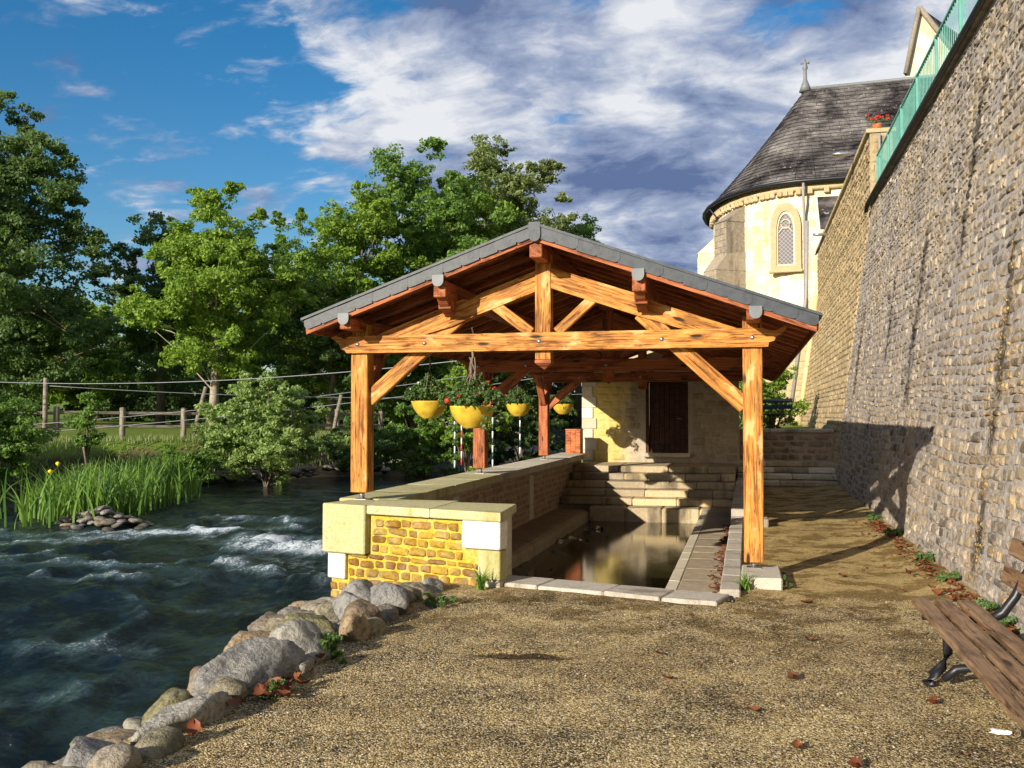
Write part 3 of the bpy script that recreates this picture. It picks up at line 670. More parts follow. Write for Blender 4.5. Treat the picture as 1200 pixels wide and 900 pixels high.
box_at('door_sill', -2.46, -1.33, 23.58, 23.95, .60, .70, M['lime'], hs_, .012)
fr = box_at('door_frame', -2.40, -2.33, 23.74, 23.86, .70, 2.455, M['door'], hs_); box_at('door_frame', -1.46, -1.39, 23.74, 23.86, .70, 2.455, M['door'], hs_); box_at('door_frame', -2.33, -1.46, 23.74, 23.86, 2.38, 2.455, M['door'], hs_)
dr = link('door', block(.86, .03, 1.68), T(-1.895, 23.86, 1.54), hs_, M['door'])
for i in range(7): box_at('plank', -2.325+i*.1235, -2.325+i*.1235+.119, 23.815, 23.842, .705, 2.375, M['door'], dr, .004)
tube('handle', [(-1.56, 23.80, 1.52), (-1.56, 23.77, 1.53), (-1.64, 23.77, 1.53)], .009, M['steel'], dr)
for zz_ in (.95, 2.15): box_at('hinge', -2.32, -1.95, 23.808, 23.8135, zz_, zz_+.035, M['iron'], dr, .001)
# ------------------------------------------------------------------ timber shelter
sh = thing('timber_shelter', (-2.02, 9.9, 0), 'open timber wash-house shelter with orange oak trusses and slate-edged roof', 'shelter')
XR = -2.045; SLP = .3565; ZT = 3.52
def roofz(x): return ZT-SLP*abs(x-XR)
def pol(nm, poly, y0, y1, m, parent=sh):
    V, F = extrude(poly, y0, y1); V = [Vector(v) for v in V]; c_ = sum(V, Vector())/len(V)
    L = max(V, key=lambda v: (v-c_).length)-c_; e_ = max(range(len(poly)), key=lambda i: math.dist(poly[i], poly[i-1])); dx_, dz_ = poly[e_][0]-poly[e_-1][0], poly[e_][1]-poly[e_-1][1]; ang = math.atan2(dz_, dx_)
    Mx = T(*c_) @ Matrix.Rotation(-ang, 4, 'Y'); inv = Mx.inverted()
    return link(nm, pyd(nm, [inv @ v for v in V], F), Mx, parent, m)
def bolt(x, y, z, parent):
    V, F = lathe([(0.0001, -.014), (.012, -.012), (.02, -.006), (.024, 0)], 10); V = [Vector((a, c_, b)) for a, b, c_ in V]
    link('bolt', pyd('bolt', V, F, True), T(x, y, z), parent, M['steel'])
PY = (9.95, 14.79, 19.72)
for t_, yc in enumerate(PY):
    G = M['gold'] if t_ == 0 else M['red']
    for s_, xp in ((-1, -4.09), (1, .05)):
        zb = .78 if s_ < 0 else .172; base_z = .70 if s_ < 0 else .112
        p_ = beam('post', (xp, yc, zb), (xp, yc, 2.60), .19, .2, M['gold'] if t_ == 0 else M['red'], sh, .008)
        tube('post_foot', [(xp, yc, base_z), (xp, yc, zb+.02)], .028, M['steel'], p_, 10)
        box_at('foot_plate', xp-.07, xp+.07, yc-.07, yc+.07, base_z-.001, base_z+.008, M['steel'], p_, .001)
        for sy in (-1, 1):
            if (t_ == 0 and sy < 0): continue
            beam('brace', (xp, yc+sy*.07, 1.82), (xp+.0*s_, yc+sy*.66, 2.44), .075, .13, M['red'], sh, up=(1, 0, 0))
    # doubled tie beam with shaped ends
    zl, zh = 2.285, 2.47
    L_ = [(-4.08-.04, zl), (-.02+.14, zl), (.20, zl), (.21, zl+.045), (.26, zl+.06), (.275, zl+.1), (.33, zl+.13), (.38, zl+.19), (.355, zh+.012), (.31, zh-.008), (.28, zh-.03), (.22, zh-.03), (.14, zh),
          (-4.18, zh), (-4.24, zh-.03), (-4.30, zh-.01), (-4.35, zh+.01), (-4.40, zh-.02), (-4.36, zl+.14), (-4.31, zl+.11), (-4.29, zl+.05), (-4.24, zl+.03), (-4.22, zl)]
    if t_ == 0:
        L_ = [(a if a > -4.2 else a+.0, b) for a, b in L_]
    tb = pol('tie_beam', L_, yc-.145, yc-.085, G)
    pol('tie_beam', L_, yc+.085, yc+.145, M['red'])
    for bxp in (-4.09, -3.33, XR-.04, -.83, .05): bolt(bxp, yc-.146, (zl+zh)/2, tb)
    kp = beam('king_post', (-2.06, yc, 2.19), (-2.06, yc, 3.29), .165, .165, G, sh)
    V = [Vector(p) for p in ((-.085, -.085, 0), (.085, -.085, 0), (.085, .085, 0), (-.085, .085, 0), (-.085, -.085, -.03), (.085, -.085, -.03), (.085, .085, -.03), (-.085, .085, -.03), (0, 0, -.10))]
    link('pendant', pyd('pendant', V, [(0, 1, 2, 3), (0, 1, 5, 4), (1, 2, 6, 5), (2, 3, 7, 6), (3, 0, 4, 7), (4, 5, 8), (5, 6, 8), (6, 7, 8), (7, 4, 8)]), T(-2.06, yc, 2.188), kp, M['red'])
    rl_ = pol('principal_rafter', [(-2.143, 2.905), (-2.143, 3.12), (-2.70, 2.915), (-2.86, 2.835), (-2.93, 2.845), (-3.05, 2.80), (-3.93, 2.472), (-3.38, 2.472), (-3.05, 2.56), (-2.86, 2.64)], yc-.07, yc+.07, G)
    rr_ = pol('principal_rafter', [(-1.977, 2.935), (-1.977, 3.15), (-1.05, 2.84), (-.90, 2.76), (-.08, 2.472), (-.60, 2.472), (-1.0, 2.60), (-1.35, 2.72)], yc-.07, yc+.07, G)
    beam('strut', (-2.66, yc-.02, 2.83), (-2.19, yc-.02, 2.475), .08, .115, G, sh); beam('strut', (-1.50, yc-.02, 2.85), (-1.92, yc-.02, 2.475), .08, .105, G, sh)
    beam('knee_brace', (-4.02, yc, 1.78), (-2.98, yc, 2.66), .085, .16, G, sh); beam('knee_brace', (-.02, yc, 1.70), (-1.06, yc, 2.66), .085, .16, G, sh)
    for s_, (xa, za) in ((-1, (-3.0, 2.66)), (1, (-1.0, 2.66))):    # carved blocks under the purlins
        pol('purlin_block', [(xa-.02*s_-.13, za+.11), (xa+.13, za+.11), (xa+.07-.0*s_, za+.02+.04*-s_), (xa-.05, za+.02+.04*s_)], yc-.06, yc+.06, M['red'])
Y0, Y1 = 9.42, 25.0
for xp, zc, hh_ in ((-3.05, 2.905, .17), (-1.02, 2.905, .17), (XR, 3.275, .17), (-4.08, 2.58, .13), (.06, 2.58, .13)):
    beam('purlin', (xp, Y0+.03, zc), (xp, Y1, zc), .13, hh_, M['red'], sh)
for xp in (-3.05, -1.02):   # curved stiffeners under the purlin ends
    pol('bracket', [(xp-.065, 2.82), (xp+.065, 2.82), (xp+.065, 2.72), (xp-.065, 2.72)], 9.62, 9.80, M['red'])
    V, F = extrude([(9.50, 2.82), (9.82, 2.82), (9.82, 2.45+.2), (9.70, 2.70), (9.58, 2.76)], -.05, .05); V = [(xp+b, a, c_) for a, b, c_ in V]
    link('bracket', pyd('bracket', V, F), None, sh, M['red'])
xe = {-1: -4.53, 1: .65}
for s_ in (-1, 1):
    xe_ = xe[s_]; nB = 14; W = abs(xe_-XR)
    y = 9.60
    while y < Y1:                                                   # common rafters
        a = (XR+s_*.04, y, roofz(XR)-.115-.04); b = (xe_-s_*.04, y, roofz(xe_)-.115)
        beam('rafter', (a[0], y, roofz(a[0])-.108), (b[0], y, roofz(b[0])-.108), .06, .075, M['red'], sh); y += .52
    for i in range(nB):                                             # boarding
        u0, u1 = XR+s_*W*i/nB, XR+s_*W*(i+1)/nB
        beam_p = [(u0, roofz(u0)-.045), (u1-s_*.004, roofz(u1-s_*.004)-.045), (u1-s_*.004, roofz(u1)-.068), (u0, roofz(u0)-.068)]
        V, F = extrude(beam_p, Y0+.03, Y1); V = [Vector(v) for v in V]; c_ = sum(V, Vector())/8
        Mx = T(*c_) @ Matrix.Rotation(R(90), 4, 'Z'); inv = Mx.inverted(); link('roof_board', pyd('roof_board', [inv @ v for v in V], F), Mx, sh, M['board'])
    # slate covering in overlapping rows
    geos = []; nr = 17; rr = random.Random(30+s_)
    for i in range(nr):
        a, b = XR+s_*W*i/nr, XR+s_*(W*(i+1.35)/nr); b = b if abs(b-XR) < W+.03 else xe_+s_*.03
        yy = Y0+.02+rr.uniform(0, .1)-.1
        while yy < Y1:
            e = min(yy+.22, Y1); y_ = max(yy, Y0+.015)
            if e-y_ > .02: geos.append(extrude([(a, roofz(a)-.040+.002), (b, roofz(b)-.026), (b, roofz(b)-.018), (a, roofz(a)-.033)], y_, e-.004))
            yy += .22
    V, F = merge(geos); link('slate_field', pyd('slates', V, F), None, sh, M['slate'], kind='stuff')
    # verge board and its slates
    pol('verge_board', [(XR, roofz(XR)-.06), (xe_-s_*.02, roofz(xe_)-.06), (xe_-s_*.02, roofz(xe_)-.17), (XR, roofz(XR)-.17)] if s_ > 0 else [(xe_+.02, roofz(xe_)-.06), (XR, roofz(XR)-.06), (XR, roofz(XR)-.17), (xe_+.02, roofz(xe_)-.17)], Y0+.004, Y0+.026, M['red'])
    nv = 13; Lv = W/nv
    for i in range(nv):
        a = i*Lv; b = a+Lv*1.12
        f_ = lambda t, dz_: (XR+s_*t, ZT-SLP*t-dz_)
        b = min(b, W+.0)
        jz = random.uniform(-.004, .004)
        pts = [f_(a, .012), f_(b, .012), f_(b, .06+jz)]+[f_(b-.07*(1-math.cos(q_)), .06+jz+.072*math.sin(q_)) for q_ in (.4, .8, 1.2, math.pi/2)]+[f_(a, .132+jz)]
        if s_ < 0: pts = pts[::-1]
        V, F = extrude(pts, Y0-.010-.003*(i % 2)-(nv-i)*.0006, Y0-.002-.003*(i % 2)-(nv-i)*.0006+.003); link('verge_slate', pyd('verge_slate', V, F), None, sh, M['slate'])
    V, F = extrude([f_(-.0, -.012), f_(W+.03, -.012), f_(W+.03, .014), f_(0, .014)] if s_ > 0 else [f_(W+.03, .014), f_(W+.03, -.012), f_(0, -.012), f_(0, .014)], Y0-.03, Y0+.10)
    link('verge_flashing', pyd('flashing', V, F), None, sh, M['slate'])
def tongue(x, zt, wd, ht, nm='slate_tongue'):
    pts = [(x-wd/2, zt), (x-wd/2, zt-ht+wd/2)]+[(x-wd/2*math.cos(q_), zt-ht+wd/2-wd/2*math.sin(q_)) for q_ in (.4, .8, 1.2, 1.57, 1.95, 2.35, 2.75)]+[(x+wd/2, zt-ht+wd/2), (x+wd/2, zt)]
    V, F = extrude(pts, Y0-.034, Y0-.024); link(nm, pyd(nm, V, F), None, sh, M['zinc' if nm != 'ridge_slate' else 'slate'])
for x in (-3.05, -1.02, -4.08, .08): tongue(x, roofz(x)-.12, .12, .12)
tongue(XR, ZT+.01, .12, .19, 'ridge_slate')
# ridge of the roof
beam('ridge_cap', (XR, Y0-.03, ZT+.007), (XR, Y1, ZT+.007), .12, .02, M['zinc'], sh)
for s_ in (-1, 1):
    x = xe[s_]; box_at('eave_board', x-.02 if s_ > 0 else x, x if s_ > 0 else x+.02, Y0+.03, Y1, roofz(x)-.15, roofz(x)-.06, M['red'], sh, .003)

# ------------------------------------------------------------------ foliage tools
def leaves(cent, rad, cnt, size, seed, flat=.6, up=.35, asp=.55, shell=.55):
    """leaf-sized rhombs spread through clumps: cent (n,3), rad (n,), cnt per clump"""
    r_ = np.random.RandomState(seed); cent = np.asarray(cent, float); rad = np.asarray(rad, float)
    idx = np.repeat(np.arange(len(cent)), cnt); k = len(idx)
    dv = r_.normal(size=(k, 3)); dv /= np.linalg.norm(dv, axis=1)[:, None]; rr_ = (shell+(1-shell)*r_.rand(k))**1.0*(r_.rand(k)**.25)
    ns = 9; so_ = r_.normal(size=(len(cent), ns, 3)); so_ /= np.linalg.norm(so_, axis=2)[..., None]; so_ *= (r_.rand(len(cent), ns)**.4*.95)[..., None]
    si = r_.randint(0, ns, k); P_ = cent[idx]+(so_[idx, si]*.9+dv*rr_[:, None]*.42)*rad[idx][:, None]*np.array([1, 1, flat])
    nrm = dv*.7+r_.normal(size=(k, 3))*.6+np.array([0, 0, up]); nrm /= np.linalg.norm(nrm, axis=1)[:, None]
    t = np.cross(nrm, r_.normal(size=(k, 3))); t /= np.linalg.norm(t, axis=1)[:, None]; b = np.cross(nrm, t)
    s = size*(.6+.8*r_.rand(k))[:, None]
    v = np.stack([P_-t*s*.5, P_+b*s*.5*asp-t*s*.05, P_+t*s*.5-nrm*s*.12, P_-b*s*.5*asp-t*s*.05], 1).reshape(-1, 3)
    return v, np.arange(k*4).reshape(-1, 4)
def crown_clumps(rx, ry, z0, z1, n, seed, rmin, rmax, lump=.35):
    r_ = np.random.RandomState(seed); out = []; cz = (z0+z1)/2; hz = (z1-z0)/2
    ph = r_.rand(4)*6.28
    while len(out) < n:
        d_ = r_.normal(size=3); d_ /= np.linalg.norm(d_); q_ = r_.rand()**.42
        az = math.atan2(d_[1], d_[0]); g = 1+lump*(.5*math.sin(3*az+ph[0])+.5*math.sin(5*az+ph[1]+2*d_[2])+.5*math.sin(4*d_[2]+ph[2]))
        taper = 1-.35*max(0, d_[2])*q_
        out.append((d_[0]*rx*q_*g*taper, d_[1]*ry*q_*g*taper, cz+d_[2]*hz*q_*(1+.12*math.sin(6*az+ph[3]))))
    return np.array(out), r_.uniform(rmin, rmax, n)
def tree(name, label, x, y, z0, zc0, zc1, rx, ncl, per, size, m, seed, tr=.2, ry=None, bark='bark', cat='tree', cr=(.45, 1.0), extra=None, group=None, bare=0, lump=.35, lean=0):
    t = thing(name, (x, y, z0), label, cat, group)
    cc, cr_ = crown_clumps(rx, ry or rx, zc0-z0, zc1-z0, ncl, seed, *cr, lump=lump)
    if extra is not None:
        e = np.array(extra, float); cc = np.concatenate([cc, e[:, :3]]); cr_ = np.concatenate([cr_, e[:, 3]])
    v, f = leaves(cc, cr_, per, size, seed+1)
    link('crown', fast('crown', v, f, False), T(x, y, z0), t, m)
    rr = random.Random(seed); H = zc1-z0; top = Vector((lean, 0, H*.72)); geos = []
    tp = [Vector((0, 0, -.2)), Vector((.04, .02, H*.15)), Vector((rr.uniform(-.1, .1), 0, H*.35)), Vector((lean*.6+rr.uniform(-.15, .15), 0, H*.55)), top]
    geos.append(tube_geo(tp, [tr*1.35, tr, tr*.8, tr*.5, tr*.2], 9))
    link('trunk', pyd('trunk', *geos[0], True), T(x, y, z0), t, M[bark])
    order = sorted(range(len(cc)), key=lambda i: -np.linalg.norm(cc[i][:2]))[:14]+rr.sample(range(len(cc)), min(12+bare, len(cc)))
    geos = []
    for i in order:
        c_ = Vector(cc[i]); b = tp[1].lerp(tp[3], rr.random()) if c_.z < H*.6 else tp[2].lerp(tp[4], rr.random()); mid = b.lerp(c_, .5)+Vector((rr.uniform(-.2, .2), rr.uniform(-.2, .2), .15))
        geos.append(tube_geo([b, mid, c_, c_+(c_-mid)*.15], [tr*.22, tr*.12, tr*.05, .006], 5, False))
    V, F = merge(geos); link('limbs', pyd('limbs', V, F, True), T(x, y, z0), t, M[bark]); return t
# ------------------------------------------------------------------ trees beyond the river
tree('broad_tree', 'big dark spreading tree at the left edge, its boughs hanging over the far bank', -32.4, 35.6, 1.2, 2.0, 15.3, 4.9, 190, 560, .19, M['leaf_dark'], 41, .4, cr=(.8, 1.6),
     extra=[(4.06, 0.78, 8.42, 1.09), (4.52, 0.62, 8.11, 0.94), (3.59, 0.62, 8.89, 0.94), (5.15, 0.62, 7.64, 0.7), (2.5, 0.47, 12.32, 0.7), (3.28, 0.47, 11.86, 0.55), (3.9, 0.47, 11.39, 0.44), (1.87, 0.47, 12.64, 0.62), (0.94, 0.0, 14.04, 0.78), (3.12, -0.78, 7.18, 0.94), (1.87, -1.25, 9.36, 1.4), (2.65, -0.78, 10.3, 1.09), (-0.94, -0.94, 11.86, 1.56), (0.0, -1.25, 10.61, 1.72)], lump=.25)
tree('lime_green_tree', 'bright yellow-green tree standing on the far bank behind the rail fence', -20.3, 34.2, 1.05, 2.7, 10.0, 3.1, 110, 480, .16, M['leaf_lime'], 52, .17, bark='barkp', cr=(.6, 1.05), lump=.35,
     extra=[(-.6, 0, 9.3, .6), (.7, 0, 9.5, .5), (1.7, .3, 8.4, .45), (-2.6, 0, 4.2, .7), (2.5, 0, 4.4, .7)])
tree('slim_dark_tree', 'slim dark green tree left of and behind the bright yellow-green one', -29.3, 44.3, 1.2, 2, 12.6, 2.7, 90, 380, .19, M['leaf_dark'], 63, .2, lump=.3, cr=(.6, 1.1))
tree('feathery_tree', 'thin tree with feathery bare twig tips above the middle of the row', -23.7, 47.8, 1.2, 2.0, 11.8, 3.7, 110, 360, .18, M['leaf_mid'], 74, .2, lump=.4, cr=(.55, 1.05), extra=[(-.9, 0, 10.9, .45), (-1.0, 0, 11.3, .3), (.5, 0, 11.0, .45), (.4, 0, 11.4, .25), (1.4, 0, 10.6, .5)])
tree('rounded_tree', 'rounded mid-green tree behind the left eave of the shelter', -17.0, 41.2, 1.2, 1.5, 12.2, 3.5, 130, 430, .17, M['leaf_lime'], 85, .22, cr=(.6, 1.1), lump=.3)
tree('tall_leafy_tree', 'tall leafy tree rising above the left half of the shelter roof', -15.9, 45.7, 1.2, 2.0, 14.8, 4.4, 190, 450, .18, M['leaf_mid'], 96, .26, cr=(.6, 1.15), lump=.35)
tree('airy_tree', 'tallest tree, airy olive crown right above the roof ridge', -13.2, 53.4, 1.2, 4, 17.2, 4.6, 210, 420, .18, M['leaf_olive'], 107, .28, cr=(.6, 1.25), lump=.22, extra=[(2.4, 0, 13.6, .5), (3.2, 0, 12.6, .6), (3.4, 0, 11.4, .5), (2.9, 0, 14.4, .4)])
tree('full_crowned_tree', 'full fresh green crown filling the gap behind the left side of the roof ridge', -14.2, 49.0, 1.2, 2.5, 14.6, 3.6, 130, 430, .18, M['leaf_lime'], 171, .24, cr=(.6, 1.15), lump=.25)
tree('small_round_tree', 'smaller dark tree showing over the roof just right of the ridge', -10.2, 59.3, 1.2, 4, 14.2, 3.6, 110, 400, .2, M['leaf_mid'], 118, .2, cr=(.6, 1.1))
tree('background_tree', 'dull green tree far back between the yellow-green tree and the feathery one', -30.5, 56.5, 1.3, 2, 12.2, 4.6, 100, 330, .24, M['leaf_mid'], 129, .22, cr=(.7, 1.2))
tree('background_tree', 'pale green low tree under the gap of open sky at the left', -38.5, 50.5, 1.4, 1.2, 8.6, 4.6, 100, 330, .24, M['leaf_lime'], 131, .22, cr=(.7, 1.2))
tree('background_tree', 'deep green tree seen through the shelter above the hanging baskets', -12.2, 44.4, 1.3, 1.2, 10.5, 3.6, 110, 340, .19, M['leaf_mid'], 142, .2, cr=(.6, 1.1))
tree('background_tree', 'dark tree low behind the left post of the shelter', -17.3, 38.6, 1.2, 1.6, 7.8, 2.5, 60, 330, .18, M['leaf_dark'], 153, .18)
tree('background_tree', 'deep shaded tree behind the fence at the far left', -38.5, 44.0, 1.2, .8, 10.0, 5.0, 110, 330, .2, M['leaf_dark'], 164, .25, cr=(.7, 1.2))
# woodland mass behind the row
r_ = np.random.RandomState(9); nw = 520
a_ = r_.rand(nw); wx = -62+a_*58+r_.normal(size=nw)*1.0; wy = 60+r_.rand(nw)*9-a_*0; wz = 1+r_.rand(nw)**.8*(7.5+2*np.sin(wx*.35))
v, f = leaves(np.stack([wx, wy, wz], 1), r_.uniform(.9, 1.8, nw), 170, .38, 10)
link('woodland', fast('woodland', v, f, False), None, None, M['leaf_deep'], kind='stuff', label='dark mass of far woodland behind the river trees', cat='woodland')
nw = 190; wx = -38+r_.rand(nw)*28; wy = 41+(-10-wx)*.15+r_.rand(nw)*5+3; wz = 1.2+r_.rand(nw)*2.4
v, f = leaves(np.stack([wx, wy, wz], 1), r_.uniform(.5, 1.0, nw), 150, .2, 12)
link('undergrowth', fast('undergrowth', v, f, False), None, None, M['leaf_deep'], kind='stuff', label='shaded undergrowth beneath the trees behind the fence', cat='undergrowth')
# bushes on the far bank
def bush(name, label, x, y, z0, rx, h, ncl, per, size, m, seed, ry=None, cr=(.22, .5), group=None):
    t = thing(name, (x, y, z0), label, 'bush', group); r_ = np.random.RandomState(seed); d_ = r_.normal(size=(ncl, 3)); d_ /= np.linalg.norm(d_, axis=1)[:, None]
    q_ = r_.rand(ncl)[:, None]**.45; cc = d_*q_*np.array([rx, ry or rx, h*.5])*(1+.25*np.sin(5*np.arctan2(d_[:, 1], d_[:, 0])+seed))[:, None]+np.array([0, 0, h*.5])
    v, f = leaves(cc, r_.uniform(*cr, ncl), per, size, seed+1); link('foliage', fast('foliage', v, f, False), T(x, y, z0), t, m)
    geos = [tube_geo([(0, 0, -.3), Vector(c_)*.4+Vector((0, 0, .1)), Vector(c_)], [.035, .022, .006], 5, False) for c_ in cc[:14]]
    V, F = merge(geos); link('stems', pyd('stems', V, F, True), T(x, y, z0), t, M['bark']); return t
bush('bush', 'large pale green bush leaning over the water in front of the fence', -14.7, 27.9, -.45, 2.0, 3.2, 110, 520, .10, M['leaf_pale'], 201, cr=(.3, .6))
bush('bush', 'low leafy bush at the water, left of the big pale bush', -17.3, 27.9, -.5, 1.2, 1.0, 36, 300, .10, M['leaf_mid'], 202)
bush('bush', 'soft green bush overhanging the bank at the far left edge', -16.9, 18.9, -.3, 1.2, 2.7, 60, 420, .08, M['leaf_mid'], 203)
bush('bush', 'bush between the big pale bush and the left shelter post', -13.1, 32.2, -.5, 1.6, 2.0, 45, 300, .11, M['leaf_dark'], 204)
bush('bush', 'dense bush seen just right of the left shelter post', -11.5, 33.6, -.6, 1.7, 2.6, 50, 330, .12, M['leaf_mid'], 205)
bush('bush', 'bright drooping bush behind the nearest hanging baskets', -9.8, 33.8, -.4, 1.5, 3.8, 60, 330, .12, M['leaf_lime'], 206)
bush('bush', 'dark bush over the water behind the second shelter post', -8.3, 36.5, -.6, 1.6, 2.4, 50, 300, .13, M['leaf_deep'], 207)
bush('sapling', 'light slender sapling in front of the fence posts', -17.9, 23.6, .5, .55, 2.0, 22, 160, .09, M['leaf_mid'], 208, cr=(.15, .32))
bush('bush', 'low bank growth behind the iris bed', -17.4, 24.0, -.5, 2.2, .7, 40, 260, .07, M['leaf_olive'], 209, ry=.7)
bush('bush', 'green bush on the upper terrace beside the far end of the tall wall', .75, 31.5, 1.15, .95, 2.2, 44, 360, .09, M['leaf_lime'], 210)
bush('bush', 'dark leafy bush behind the terrace bench', .0, 30.5, 1.15, .8, 1.4, 26, 300, .10, M['leaf_mid'], 211)
# iris bed
def blades(pts, hgt, seed, wd=.03, lean=.35, seg=5):
    r_ = np.random.RandomState(seed); k = len(pts); h = r_.uniform(*hgt, k); a = r_.rand(k)*6.28; ln = h*lean*r_.rand(k)**.7; tw_ = r_.rand(k)*6.28
    V = []; 
    for i in range(seg+1):
        t = i/seg; c_ = np.stack([pts[:, 0]+np.cos(a)*ln*t**2.2, pts[:, 1]+np.sin(a)*ln*t**2.2, pts[:, 2]+h*(t-.18*t**3*ln/h*2)], 1)
        w_ = (wd*(1-t**2.2)*(.7+.6*r_.rand(k)*0+.3))[:, None] if False else np.full((k, 1), wd*(1-t**2.2)+.001)
        sd = np.stack([np.cos(tw_), np.sin(tw_), 0*tw_], 1); V += [c_-sd*w_, c_+sd*w_]
    V = np.stack(V, 1); n_ = 2*(seg+1); F = []
    for i in range(seg): F.append([2*i, 2*i+1, 2*i+3, 2*i+2])
    F = (np.array(F)[None]+np.arange(k)[:, None, None]*n_).reshape(-1, 4); return V.reshape(-1, 3), F
r_ = np.random.RandomState(33); k = 1900; t = r_.rand(k); px2 = -13.3-2.9*t+r_.normal(size=k)*.6; py2 = 17.0+7.2*t+r_.normal(size=k)*.65; pz2 = np.full(k, -.62)+.25*r_.rand(k)
ir = thing('iris_bed', (-14.4, 19.5, -.5), 'dense bed of bright green iris blades standing in the shallows behind the stone islet', 'plants')
v, f = blades(np.stack([px2, py2, pz2], 1), (.55, 1.25), 34, .022, .7); link('blades', fast('blades', v-np.array([-14.4, 19.5, -.5]), f, True), T(-14.4, 19.5, -.5), ir, M['blade'])
for i in range(2):
    x_, y_ = -13.9-.7*i, 17.2+1.1*i; V, F = lathe([(.005, -.05), (.05, 0), (.045, .03), (.005, .05)], 8); link('flower', pyd('flower', V, F, True), T(x_, y_, .45+.1*(i % 2)), ir, M['yelp'])
# grass fringe
r_ = np.random.RandomState(44); k = 9000; gy = 20+r_.rand(k)*24; gx = bank(gy)-.9-r_.rand(k)*6.5*r_.rand(k)
gz = ground_z(gx, gy); v, f = blades(np.stack([gx, gy, gz], 1), (.08, .26), 45, .012, .5, 2)
link('bank_grass', fast('bank_grass', v, f, False), None, None, M['leaf_olive'], kind='stuff', label='rough grass along the top of the far river bank', cat='grass')

# ------------------------------------------------------------------ rocks
def rock_mesh(seed, sub=3, nm='rock', ncut=11, rough=.09):
    r_ = np.random.RandomState(seed); bm = bmesh.new(); bmesh.ops.create_icosphere(bm, subdivisions=sub, radius=1)
    co_ = np.array([v.co for v in bm.verts]); dv = co_/np.linalg.norm(co_, axis=1)[:, None]
    n_ = r_.normal(size=(ncut, 3)); n_ /= np.linalg.norm(n_, axis=1)[:, None]; h_ = r_.uniform(.58, .98, ncut)
    dd = dv @ n_.T; rad = np.min(np.where(dd > .05, h_[None]/np.maximum(dd, .05), 9), axis=1); rad = np.minimum(rad, 1.15)
    rad = rad*(1+rough*(fbm(dv[:, 0]*2.5+dv[:, 2]*2+seed, dv[:, 1]*2.5-dv[:, 2]*1.5, 3)-.47)*2)
    q2 = fbm(dv[:, 0]*7+dv[:, 1]*5+seed*3, dv[:, 2]*7-dv[:, 1]*4, 4); rad = rad*(1-rough*.9*np.clip(np.abs(q2-.47)*5, 0, 1)*(sub > 2))
    for v, d_, q_ in zip(bm.verts, dv, rad): v.co = Vector(d_*q_)
    for _ in range(1): bmesh.ops.smooth_vert(bm, verts=bm.verts, factor=.3, use_axis_x=True, use_axis_y=True, use_axis_z=True)
    me = bpy.data.meshes.new(nm); bm.to_mesh(me); bm.free(); me.polygons.foreach_set('use_smooth', [True]*len(me.polygons)); me.materials.append(M['rock']); return me
BIG = [rock_mesh(i, 4, 'boulder', 13, .11) for i in range(10)]; SML = [rock_mesh(20+i, 2, 'rock') for i in range(8)]
# big ones placed one by one: x, y, z, sx, sy, sz, rotz, label
bl = [(-2.96, 4.02, -.03, .24, .22, .14, .3, 'grey boulder in the bottom left corner, nearest the camera'),
      (-2.90, 4.62, .0, .16, .34, .17, -.25, 'long pale grey boulder lying beside the rust-coloured leaves, nearest of the long ones'),
      (-3.24, 4.45, -.16, .19, .27, .14, .3, 'flat tan boulder at the water near the bottom left corner'),
      (-3.24, 5.02, -.12, .15, .22, .14, -.3, 'olive-brown boulder between the long pale one and the river'),
      (-2.93, 5.38, .06, .20, .36, .19, -.4, 'large grey boulder with a sunlit top, behind the long pale one'),
      (-3.30, 5.55, -.08, .17, .19, .15, .2, 'rounded brown boulder at the edge of the river'),
      (-2.88, 6.02, .07, .23, .22, .16, .5, 'pale grey boulder with a flat sunlit face, above the orange leaf pile'),
      (-3.26, 6.10, .0, .20, .30, .15, .1, 'warm tan boulder with a broad rounded back'),
      (-3.12, 6.62, .03, .26, .20, .13, .8, 'yellowish flat boulder lying behind the pale grey one'),
      (-2.80, 6.62, .06, .14, .15, .15, .2, 'small rounded tan boulder at the edge of the gravel'),
      (-2.86, 7.05, .05, .17, .19, .15, -.5, 'brown boulder leaning on its neighbour in mid bank'),
      (-3.34, 7.0, -.05, .20, .30, .14, .5, 'long greenish boulder sloping into the river'),
      (-3.55, 6.35, -.24, .22, .3, .14, .2, 'half-sunken brown boulder in the water'),
      (-2.90, 7.60, .06, .20, .17, .15, .3, 'grey boulder with a flat top, behind the leaning brown one'),
      (-3.22, 7.62, .0, .18, .22, .14, 1.2, 'grey boulder in mid bank, halfway between leaves and yellow wall'),
      (-2.98, 8.20, .0, .22, .17, .15, .1, 'broad mossy boulder near the yellow wall'),
      (-3.35, 8.25, -.02, .20, .26, .14, .7, 'flat boulder on the river side, near the yellow wall'),
      (-2.86, 8.62, -.01, .15, .16, .14, .9, 'small grey boulder at the foot of the yellow wall')]
for i, (x, y, z, sx, sy, sz, rz, lb) in enumerate(bl):
    o_ = link('boulder', BIG[i % 10], T(x, y, z) @ Matrix.Rotation(rz, 4, 'Z') @ Matrix.Rotation(.25, 4, 'Y') @ Matrix.Diagonal((sx, sy, sz*1.05, 1)), None, None, lb, 'boulder', 'boulders along the river bank')
    o_.material_slots[0].link = 'OBJECT'; o_.material_slots[0].material = M['rock_'+('tan' if 'tan ' in lb else 'olive' if any(q in lb for q in ('olive', 'yellowish', 'greenish', 'mossy')) else 'pale' if lb.split(' above')[0].split(' behind')[0].split(' between')[0].count('pale') else 'brown' if 'brown boulder' in lb or 'brown' in lb.split(',')[0].split('behind')[0] else 'grey')]
rr = random.Random(77); y = 3.4
